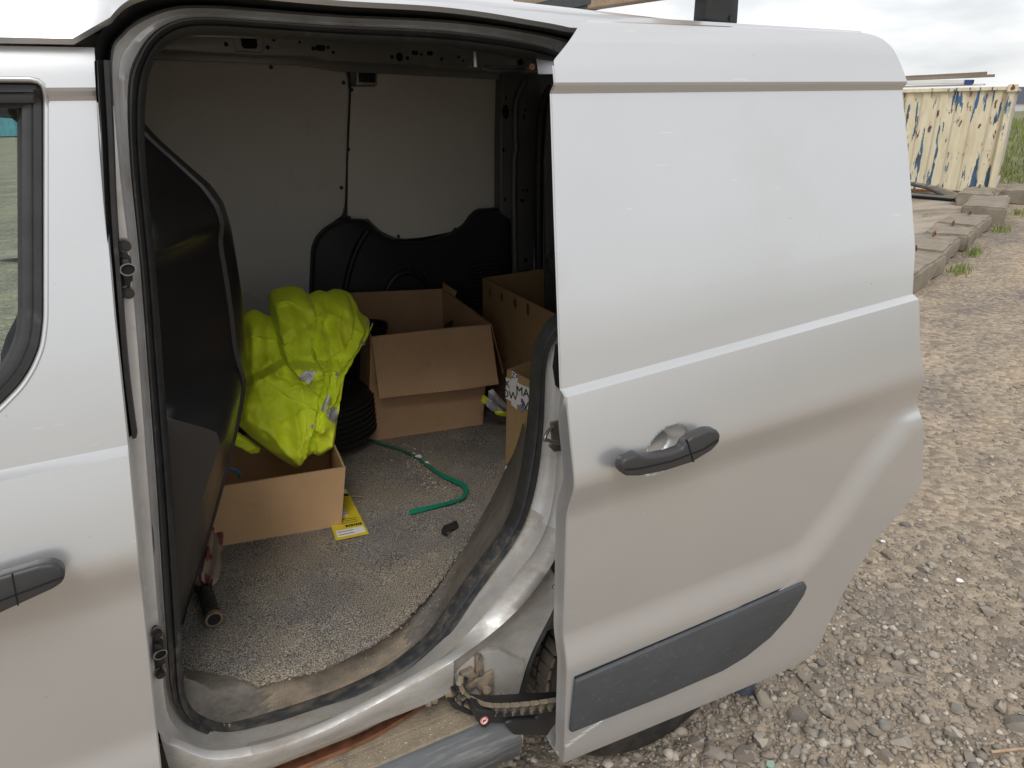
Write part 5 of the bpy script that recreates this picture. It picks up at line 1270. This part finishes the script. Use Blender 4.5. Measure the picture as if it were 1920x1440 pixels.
# timber lying on the roof
r0, r1 = at(1250, 0, 1.30), at(1160, 13, 1.55); dr = (r1-r0).normalized(); A_, B_ = r0-dr*.25, r1+dr*.8
sdv = dr.cross(Vector((0, 0, 1))).normalized()
tag(slab('roof_timber', [A_, B_, B_+Vector((0, 0, .075)), A_+Vector((0, 0, .075))], -sdv*.05 if sdv.x > 0 else sdv*.05, M['newwood'], bevel=.003), 'pale timber length carried on the van roof', 'timber')
# ================================================================== THE YARD
def gh(x, y): return .012*noise.noise(Vector((x*.9, y*.9, 0))) + .008*noise.noise(Vector((x*3.1, y*3.1, 3))) + .004*noise.noise(Vector((x*9, y*9, 5)))
def ground():
    def axis(a, b, st, lo, hi):
        c = list(np.arange(a, b, st)); s = st; v = c[-1]
        while v < hi: s *= 1.18; v += s; c.append(v)
        s = st; v = a; pre = []
        while v > lo: s *= 1.18; v -= s; pre.append(v)
        return pre[::-1]+c
    xs, ys = axis(-.6, 6, .05, -400, 400), axis(-1.2, 4.2, .05, -400, 400)
    vs, fs = [], []; nx = len(xs)
    for y in ys:
        for x in xs: vs.append((x, y, gh(x, y) if abs(x) < 60 and abs(y) < 60 else 0))
    for j in range(len(ys)-1):
        for i in range(nx-1): fs.append((j*nx+i, j*nx+i+1, (j+1)*nx+i+1, (j+1)*nx+i))
    o = mesh('ground', vs, fs, M['ground'], sm=80); tag(o, 'dusty brown ground of compacted dirt and gravel', 'ground', kind='structure'); return o
gnd = ground()
def blob(seed, sub=2):
    bm = bmesh.new(); bmesh.ops.create_icosphere(bm, subdivisions=sub, radius=1); r = random.Random(seed); o = Vector((seed*3.7, 0, 0))
    cuts = [(Vector((r.gauss(0, 1), r.gauss(0, 1), r.gauss(0, 1))).normalized(), r.uniform(.42, .82)) for _ in range(11)]
    for v in bm.verts:
        p = v.co.copy()
        for n, d in cuts:
            k = p.dot(n)
            if k > d: p -= n*(k-d)
        p *= 1+.12*noise.noise(p*1.7+o); v.co = p
    bm.normal_update(); me = bpy.data.meshes.new('stone'); bm.to_mesh(me); bm.free()
    smooth(me, 24); me.materials.append(M['stone']); return me
def gravel():
    prot = []
    for s in range(10):
        me = blob(100+s, 1); co = np.empty(len(me.vertices)*3); me.vertices.foreach_get('co', co)
        fc = np.array([list(p.vertices) for p in me.polygons]); prot.append((co.reshape(-1, 3), fc)); bpy.data.meshes.remove(me)
    V_, F_ = [], []; k = 0; cnt = 0
    tries = 0
    while cnt < 42000 and tries < 500000:
        tries += 1
        d = .55+5.6*random.random()**1.55; an = random.uniform(-.28, 1.28)       # bearing measured from +X
        x, y = d*math.cos(an), d*math.sin(an)*.95 - .15
        if y > 2.4 or x < .25 or (x < .2 and y > 1.2): continue
        m_ = noise.noise(Vector((x*1.3+5, y*1.3, 0)))+.5*noise.noise(Vector((x*4, y*4, 9)))
        near = math.exp(-((x-1.4)**2+(y-.95)**2)/1.1)
        if random.random() > .22+.75*m_+.85*near: continue
        s = min(.024, .0034*math.exp(random.gauss(.1, .52))*(1+.35*near)*(1+.10*d))
        co, fc = prot[random.randrange(10)]; a = random.uniform(0, 6.28); ca, sa = math.cos(a), math.sin(a)
        sc3 = np.array([s*random.uniform(.8, 1.5), s*random.uniform(.7, 1.1), s*random.uniform(.45, .8)])
        q = co*sc3; q = np.stack([q[:, 0]*ca-q[:, 1]*sa, q[:, 0]*sa+q[:, 1]*ca, q[:, 2]], 1)+np.array([x, y, gh(x, y)+s*.18])
        V_.append(q); F_.append(fc+k); k += len(q); cnt += 1
    V_ = np.concatenate(V_); F_ = np.concatenate(F_); me = bpy.data.meshes.new('gravel')
    me.vertices.add(len(V_)); me.vertices.foreach_set('co', V_.ravel()); me.loops.add(F_.size); me.loops.foreach_set('vertex_index', F_.ravel().astype(np.int32))
    me.polygons.add(len(F_)); me.polygons.foreach_set('loop_start', np.arange(0, F_.size, 3, dtype=np.int32)); me.update(calc_edges=True)
    o = new('gravel', me, M['stone']); tag(o, 'loose grey and tan gravel strewn over the yard', 'gravel', kind='stuff')
gravel()
def stones():
    prot = [blob(s) for s in range(12)]; placed = []
    spots = [(1495, 1345, .040), (1430, 1312, .034), (1555, 1335, .030), (1600, 1360, .032), (1640, 1372, .036), (1530, 1292, .034), (1425, 1388, .034), (1340, 1415, .036), (1400, 1420, .042), (1880, 1330, .030), (1905, 1362, .042), (1690, 1390, .030), (1790, 1330, .026), (1820, 1322, .022),
             (1510, 1270, .034), (1480, 1250, .030), (1590, 1240, .022), (1850, 1150, .030), (1730, 1070, .026), (1790, 1380, .034), (1620, 1330, .024), (1580, 1300, .020), (1660, 1420, .030), (1560, 1425, .026)]
    n = 0
    def put(x, y, s, m_i=None):
        nonlocal n
        o = bpy.data.objects.new('stone', prot[random.randrange(12)]); COL.objects.link(o); o.parent = gnd
        o.location = (x, y, gh(x, y)+s*.22); o.rotation_euler = (random.uniform(-.3, .3), random.uniform(-.3, .3), random.uniform(0, 6.28))
        o.scale = (s*random.uniform(.85, 1.35), s*random.uniform(.7, 1.0), s*random.uniform(.4, .65)); placed.append((x, y, s)); n += 1
    for px, py, s in spots: p = atz(px, py, 0); put(p.x, p.y, s)
    t = 0
    while n < 285 and t < 20000:
        t += 1; d = .9+3.4*random.random()**1.3; an = random.uniform(-.25, .98); x, y = d*math.cos(an), d*math.sin(an)
        s = min(.045, random.choice((.010, .012, .014, .017, .022))*(1+.12*d))
        near = math.exp(-((x-1.5)**2+(y-.9)**2)/1.0)
        if random.random() > .18+.8*near or y > 1.9 or x < .5: continue
        if any((x-a)**2+(y-b)**2 < (s+c)**2*.8 for a, b, c in placed): continue
        put(x, y, s)
stones()
M['greenchip'] = mat('green_chip', (.33, .46, .37), .6)
for q, lab in (((1655, 1018), 'white flake lying beyond the van door'), ((1800, 1092), 'white flake on the dirt farther from the door'), ((1445, 1436), 'pale green shard in the gravel near the wheel')):
    p = atz(*q, .01); m_ = M['white'] if 'white' in lab else M['greenchip']
    o = slab('litter_flake', [p+Vector((math.cos(a)*.012*random.uniform(.6, 1.3), math.sin(a)*.012*random.uniform(.6, 1.2), .004+random.uniform(0, .004))) for a in np.linspace(0, 6.28, 8)[:-1]], (0, 0, .003), m_)
    tag(o, lab, 'litter')
p, q = atz(1858, 1410, .012), atz(1960, 1402, .012)
tag(tube('dry_stick', [p, p.lerp(q, .5)+Vector((0, 0, .003)), q], .004, M['newwood']), 'pale dry stick on the gravel at the photo edge', 'stick')
# dark cloth scrap under the door
p = atz(1390, 1282, .01)
vs_, fs_ = [], []
loops = [[Vector((p.x+.05*s*math.cos(a)*(1+.3*math.sin(3*a)), p.y+.035*s*math.sin(a), .005+.04*(1-s)+.01*noise.noise(Vector((s*5, a, 0))))) for a in np.linspace(0, 6.283, 25)[:-1]] for s in (1.1, 1, .85, .6, .3, .02)]
M['ragm'] = mat('rag', (.05, .06, .08), .9, var=.4, vscale=40)
tag(loft('dark_rag', loops, M['ragm'], closed=True, sm=60), 'dark rag on the gravel just below the van door', 'rag')
# ---- concrete pad and the blocks that edge it
K0, K1 = Vector((5.6, 3.85, 0)), Vector((13.2, 7.2, 0)); kd = (K1-K0).normalized(); kn = Vector((-kd.y, kd.x, 0))
pad = mesh('concrete_pad', [K0+kn*.1+Vector((0, 0, .06)), K1+kn*.1+kd*1.2+Vector((0, 0, .06)), K1+kn*9+kd*1.2+Vector((0, 0, .06)), K0+kn*9-kd*4+Vector((0, 0, .06)),
       K0+kn*.1, K1+kn*.1+kd*1.2], [(0, 1, 2, 3), (0, 1, 5, 4)], M['slab']); tag(pad, 'pale worn concrete pad behind the kerb of blocks', 'pad', kind='structure')
def block(t0, t1, w_, h, side_, lab, m=None, eye=True, yaw=0):
    a = K0+kd*t0; b = K0+kd*t1; c = (a+b)/2+kn*side_; L_ = (b-a).length
    yaw += random.uniform(-.05, .05); rot = Matrix.Rotation(math.atan2(kd.y, kd.x)+yaw, 3, 'Z')
    r = empty('concrete_block', (c.x, c.y, 0)); tag(r, lab, 'block', 'concrete blocks along the kerb')
    bm = bmesh.new(); bmesh.ops.create_cube(bm, size=1); bmesh.ops.scale(bm, vec=(L_, w_, h), verts=bm.verts)
    bmesh.ops.bevel(bm, geom=list(bm.edges), offset=.022, segments=2, affect='EDGES'); bmesh.ops.subdivide_edges(bm, edges=bm.edges, cuts=4, use_grid_fill=True)
    for v in bm.verts: v.co += Vector((noise.noise(v.co*6), noise.noise(v.co*6+Vector((5, 0, 0))), noise.noise(v.co*6+Vector((0, 7, 0)))))*.03
    bmesh.ops.transform(bm, matrix=Matrix.Translation((0, 0, h/2-.01)) @ rot.to_4x4(), verts=bm.verts)
    from_bm('block_body', bm, m or M['concrete'], r, sm=35)
    if eye:
        e = rot @ Vector((L_*.40, w_*.05, 0)); tube('lifting_eye', [e+Vector((0, 0, h-.02)), e+Vector((0, 0, h+.03)), e+rot @ Vector((.06, 0, 0))+Vector((0, 0, h+.035)), e+rot @ Vector((.09, 0, 0))+Vector((0, 0, h-.02))], .012, M['rust'], r, seg=6)
block(.15, 1.45, .50, .21, .05, 'nearest weathered concrete block, half hidden by the van door')
block(1.60, 2.52, .46, .20, .05, 'second concrete block from the van door, squat and brown')
block(2.70, 3.42, .46, .20, .0, 'third concrete block from the van door, short and grey')
block(3.60, 4.52, .46, .20, .0, 'fourth concrete block from the van door, before the pale one')
block(4.72, 6.25, .50, .28, -.06, 'longest pale concrete block near the container', eye=False, yaw=.05)
block(6.45, 7.5, .45, .26, .25, 'farthest concrete block, at the container corner')
block(7.6, 9.0, .4, .22, -.25, 'small grey concrete block past the container corner', eye=False)
def beam(name, a, b, w_, h, m, lab, cat):
    d = (b-a).normalized(); s = Vector((-d.y, d.x, 0))*w_; 
    mid_ = a.lerp(b, .5)+s*.35
    P = [a, mid_, b]
    top = [p+Vector((0, 0, h)) for p in spline(P, 6)]; n = len(top)
    lo = [p for p in spline(P, 6)]
    loops = [lo, top, [p+s for p in top], [p+s for p in lo], lo]
    tag(loft(name, loops, m, sm=30), lab, cat)
beam('timber_sleeper', atz(1690, 535, .0), atz(1752, 494, .0), .12, .13, M['newwood'], 'curved tan timber lying below the concrete blocks', 'timber')
beam('timber_offcut', atz(1690, 556, .0), atz(1744, 528, .0), .10, .05, M['newwood'], 'thin brown timber offcut lowest beside the van door', 'timber')
# ---- shipping container with peeling cream paint
def container(name, corner, fd, Wd, Dp, Hh, lab, mface, mside, ribs=11, amp=.035, detail=True):
    fd = Vector((fd[0], fd[1], 0)).normalized(); sd_ = Vector((fd.y, -fd.x, 0))
    if sd_.x < 0 and detail: sd_ = -sd_
    c = Vector((corner[0], corner[1], 0)); r = empty(name, c); tag(r, lab, 'container')
    def wall(nm, o, d, n, Lw, m, kk):
        loops = [[], []]; steps = kk*8
        for i in range(steps+1):
            t = i/steps; ph = (t*kk) % 1; tri = (1 if ph < .35 else 1-(ph-.35)/.15 if ph < .5 else 0 if ph < .85 else (ph-.85)/.15)
            p = o+d*(Lw*t)+n*(amp*tri)
            loops[0].append(p+Vector((0, 0, .10))); loops[1].append(p+Vector((0, 0, Hh-.06)))
        loft(nm, loops, m, r, sm=25)
    wall('front_wall', Vector(), fd, sd_, Wd, mface, ribs)
    wall('side_wall', Vector(), sd_, fd, Dp, mside, ribs*2)
    wall('side_wall', fd*Wd, sd_, -fd, Dp, mside, ribs*2); wall('back_wall', sd_*Dp, fd, -sd_, Wd, mface, ribs)
    mesh('container_roof', [Vector((0, 0, Hh-.03)), fd*Wd+Vector((0, 0, Hh-.03)), fd*Wd+sd_*Dp+Vector((0, 0, Hh-.03)), sd_*Dp+Vector((0, 0, Hh-.03))], [(0, 1, 2, 3)], mface, r)
    rot = Matrix((fd, sd_, Vector((0, 0, 1)))).transposed()
    for z in (.06, Hh-.035):
        box('rail', rot @ Vector((Wd/2, -.008, z)), (Wd, .07, .10 if z < .5 else .06), mface if z > .5 else M['rust'], r, .008, rot)
        box('rail', rot @ Vector((-.008, Dp/2, z)), (.07, Dp, .10 if z < .5 else .06), mside, r, .008, rot)
        for x in (0, Wd):
            cb = box('corner_casting', rot @ Vector((x, -.01, z)), (.15, .15, .12), mface, r, .012, rot)
            disc('casting_hole', rot @ Vector((x, -.088, z)), rot @ Vector((0, -1, 0)), .028, .012, M['rust'], r, seg=12)
    for x in (0, Wd): box('corner_post', rot @ Vector((x, -.004, Hh/2)), (.10, .09, Hh-.1), mface, r, .012, rot)
    return r, rot
cont, crot = container('shipping_container', (13.06, 7.36), (-.47, .883), 2.6, 5.0, 1.79, 'rusting cream container with blue patches where paint has peeled', M['peel'], M['peel_side'], ribs=10)
ring('lock_ring', crot @ Vector((1.66, -.06, .93)), crot @ Vector((0, -1, 0)), .05, .02, .02, M['rust'], cont, seg=14)
# scrap stacked on the container roof
def onroof(x, y, z): return cont.location + crot @ Vector((x, y, 1.79+z))
def plank(x0, x1, y, z, h, w_, m, name, lab, cat, tilt=0):
    P = [onroof(x0, y, z), onroof(x1, y, z+tilt)]; d = (P[1]-P[0]); s = crot @ Vector((0, w_, 0))
    n = 10; lo = []; hi = []
    for i in range(n+1):
        p = P[0]+d*(i/n); lo.append(p); hi.append(p+Vector((0, 0, h*(1+.15*noise.noise(p*3)))))
    e = lambda A: [v+s for v in A]
    loops = [lo, hi, e(hi), e(lo), lo]
    o = loft(name, loops, m, sm=30); tag(o, lab, cat)
plank(.42, 2.9, .05, .03, .02, .5, M['sheet_white'], 'white_sheet', 'white sheet material lying flat on the container roof', 'sheet')
plank(.68, 2.2, -.02, .062, .055, .4, M['sheet_white'], 'white_sheet', 'thicker white board lying under the planks on the container', 'sheet', .02)
plank(.58, .70, -.03, .04, .08, .3, M['sheet_blue'], 'blue_sheet', 'blue folded sheet end at the container roof edge', 'sheet')
plank(.30, 3.0, .10, .15, .04, .25, M['wood'], 'scrap_plank', 'lower grey plank on top of the container pile', 'plank', -.02)
plank(.42, 2.2, .16, .19, .045, .22, M['wood'], 'scrap_plank', 'uppermost grey plank on top of the container pile', 'plank', -.03)
# black car bonnet leaning in front of the container
def bonnet():
    a = atz(1640, 392, .0); a = Vector((11.6, 8.6, .06)); b = atz(1796, 378, .06); d = (a-b).normalized(); s = Vector((-d.y, d.x, 0)); s = s if s.x > 0 else -s
    r = empty('scrap_bonnet', b); tag(r, 'black scrap vehicle panel lying against the container', 'panel')
    loops = []
    for j in range(9):
        v = j/8; row = []
        for i in range(15):
            u = i/14; h = .07+.19*math.sin(min(1, u*1.25)*math.pi/2)**.8*(1-.35*v)+.03*math.sin(v*math.pi)
            row.append(d*(1.5*u)+s*(.55*v-.1)+Vector((0, 0, h*(.3+.7*min(1, u*3+.15)))))
        loops.append(row)
    o = loft('panel_skin', loops, M['car_black'], r, sm=60)
    md = o.modifiers.new('s', 'SOLIDIFY'); md.thickness = .03
    slab('panel_trim', [d*.02+s*-.12+Vector((0, 0, .055)), d*1.5+s*-.12+Vector((0, 0, .06)), d*1.5+s*-.12+Vector((0, 0, .10)), d*.0+s*-.12+Vector((0, 0, .09))], s*.06, M['zinc'], r)
    slab('panel_base', [d*.08+s*-.05, d*1.5+s*-.05, d*1.5+s*.4, d*.08+s*.4], (0, 0, .055), M['black_plastic'], r, bevel=.01)
bonnet()
# ---- grass bank beyond, with blades
def bank():
    xs = np.linspace(13.5, 60, 50); ys = np.linspace(-12, 30, 50); vs, fs = [], []
    f = lambda x, y: -.03+.80*sstep(15.2, 24, x+.25*(y-6))+.10*noise.noise(Vector((x*.5, y*.5, 0)))*sstep(14, 18, x)
    for y in ys:
        for x in xs: vs.append((x, y, f(x, y)))
    for j in range(49):
        for i in range(49): fs.append((j*50+i, j*50+i+1, (j+1)*50+i+1, (j+1)*50+i))
    o = mesh('grass_bank', vs, fs, M['bank'], sm=80); tag(o, 'green grassy bank rising behind the container', 'bank', kind='structure')
    V_, F_ = [], []; k = 0
    for _ in range(16000):
        x = random.uniform(14.2, 30); y = random.uniform(2.5, 12)*x/20+.0; z = f(x, y)
        if z < .005: continue
        h = random.uniform(.06, .20); a = random.uniform(0, 6.28); w_ = random.uniform(.008, .018); ln = random.uniform(.0, .12); b = random.uniform(0, 6.28)
        dx, dy = math.cos(a)*w_, math.sin(a)*w_; tx, ty = math.cos(b)*ln, math.sin(b)*ln
        V_ += [(x-dx, y-dy, z-.01), (x+dx, y+dy, z-.01), (x+tx*.4+dx*.6, y+ty*.4+dy*.6, z+h*.6), (x+tx*.4-dx*.6, y+ty*.4-dy*.6, z+h*.6), (x+tx, y+ty, z+h)]
        F_ += [(k, k+1, k+2, k+3), (k+3, k+2, k+4)]; k += 5
    # tufts beside the kerb blocks
    for t_, s_ in ((1.5, -.35), (2.6, -.33), (4.5, -.38), (6.3, -.4), (5.0, .6), (7.0, .0)):
        for _ in range(90):
            p = K0+kd*(t_+random.gauss(0, .12))+kn*(s_+random.gauss(0, .05)); h = random.uniform(.03, .11); a = random.uniform(0, 6.28); w_ = .006
            dx, dy = math.cos(a)*w_, math.sin(a)*w_; tx, ty = random.gauss(0, .03), random.gauss(0, .03); x, y, z = p.x, p.y, .0
            V_ += [(x-dx, y-dy, z-.01), (x+dx, y+dy, z-.01), (x+tx*.4+dx*.6, y+ty*.4+dy*.6, z+h*.6), (x+tx*.4-dx*.6, y+ty*.4-dy*.6, z+h*.6), (x+tx, y+ty, z+h)]
            F_ += [(k, k+1, k+2, k+3), (k+3, k+2, k+4)]; k += 5
    me = bpy.data.meshes.new('grass'); me.from_pydata(V_, [], F_); me.update()
    tag(new('grass', me, M['grass']), 'rough green grass covering the bank', 'grass', kind='stuff')
bank()
# ---- added, unseen heap behind the viewpoint, only for the paint to mirror
def heap():
    vs, fs = [], []; n = 90
    prof = [(24, 0), (27, 1.1), (30, 1.9), (34, 2.2), (40, 1.7), (50, 0)]
    for r_, z in prof:
        for i in range(n+1):
            a = math.radians(120+ (330-120)*i/n); k = 1+.35*noise.noise(Vector((i*.13, r_*.02, 0)))+.12*noise.noise(Vector((i*.6, 0, 4)))
            vs.append((r_*math.cos(a), r_*math.sin(a), z*k-.02))
    for j in range(len(prof)-1):
        for i in range(n): fs.append((j*(n+1)+i, j*(n+1)+i+1, (j+1)*(n+1)+i+1, (j+1)*(n+1)+i))
    tag(mesh('reflection_bank', vs, fs, M['bank'], sm=80), 'low unseen earth bank added behind the viewpoint for reflections', 'bank', kind='structure')
heap()
# ---- far house beyond the bank
def house():
    p = atz(1912, 186.5, 1.57); d = Vector((p.x, p.y, 0)).normalized(); c = d*70; s = Vector((d.y, -d.x, 0))
    c = Vector(CAM)+ray(1925, 200)*(70/ray(1925, 200).length); c.z = 0
    r = empty('far_house', c); tag(r, 'pale far building with a dark roof beyond the bank', 'building')
    rot = Matrix((s, d, Vector((0, 0, 1)))).transposed()
    box('house_wall', rot @ Vector((0, 0, .4)), (3.2, 4, 1.7), M['house_wall'], r, 0, rot)
    slab('house_roof', [rot @ Vector(v) for v in ((-1.0, -2.1, 1.25), (1.7, -2.1, 1.25), (1.7, -.6, 2.4), (-.8, -.6, 2.4))], rot @ Vector((0, 2, 0)), M['house_roof'], r)
    for x in (-.9, 0.1, 1.0): box('window', rot @ Vector((x, -2.02, .55)), (.4, .06, .5), M['house_roof'], r, 0, rot)
house()
# ---- teal container across the yard, seen through the cab windows
tl, _ = container('teal_container', (-13.5, 84), (1, .1), 12.0, 2.4, 3.0, 'teal container far across the yard, seen through the cab window', M['teal'], M['teal'], ribs=24, amp=.05, detail=False)
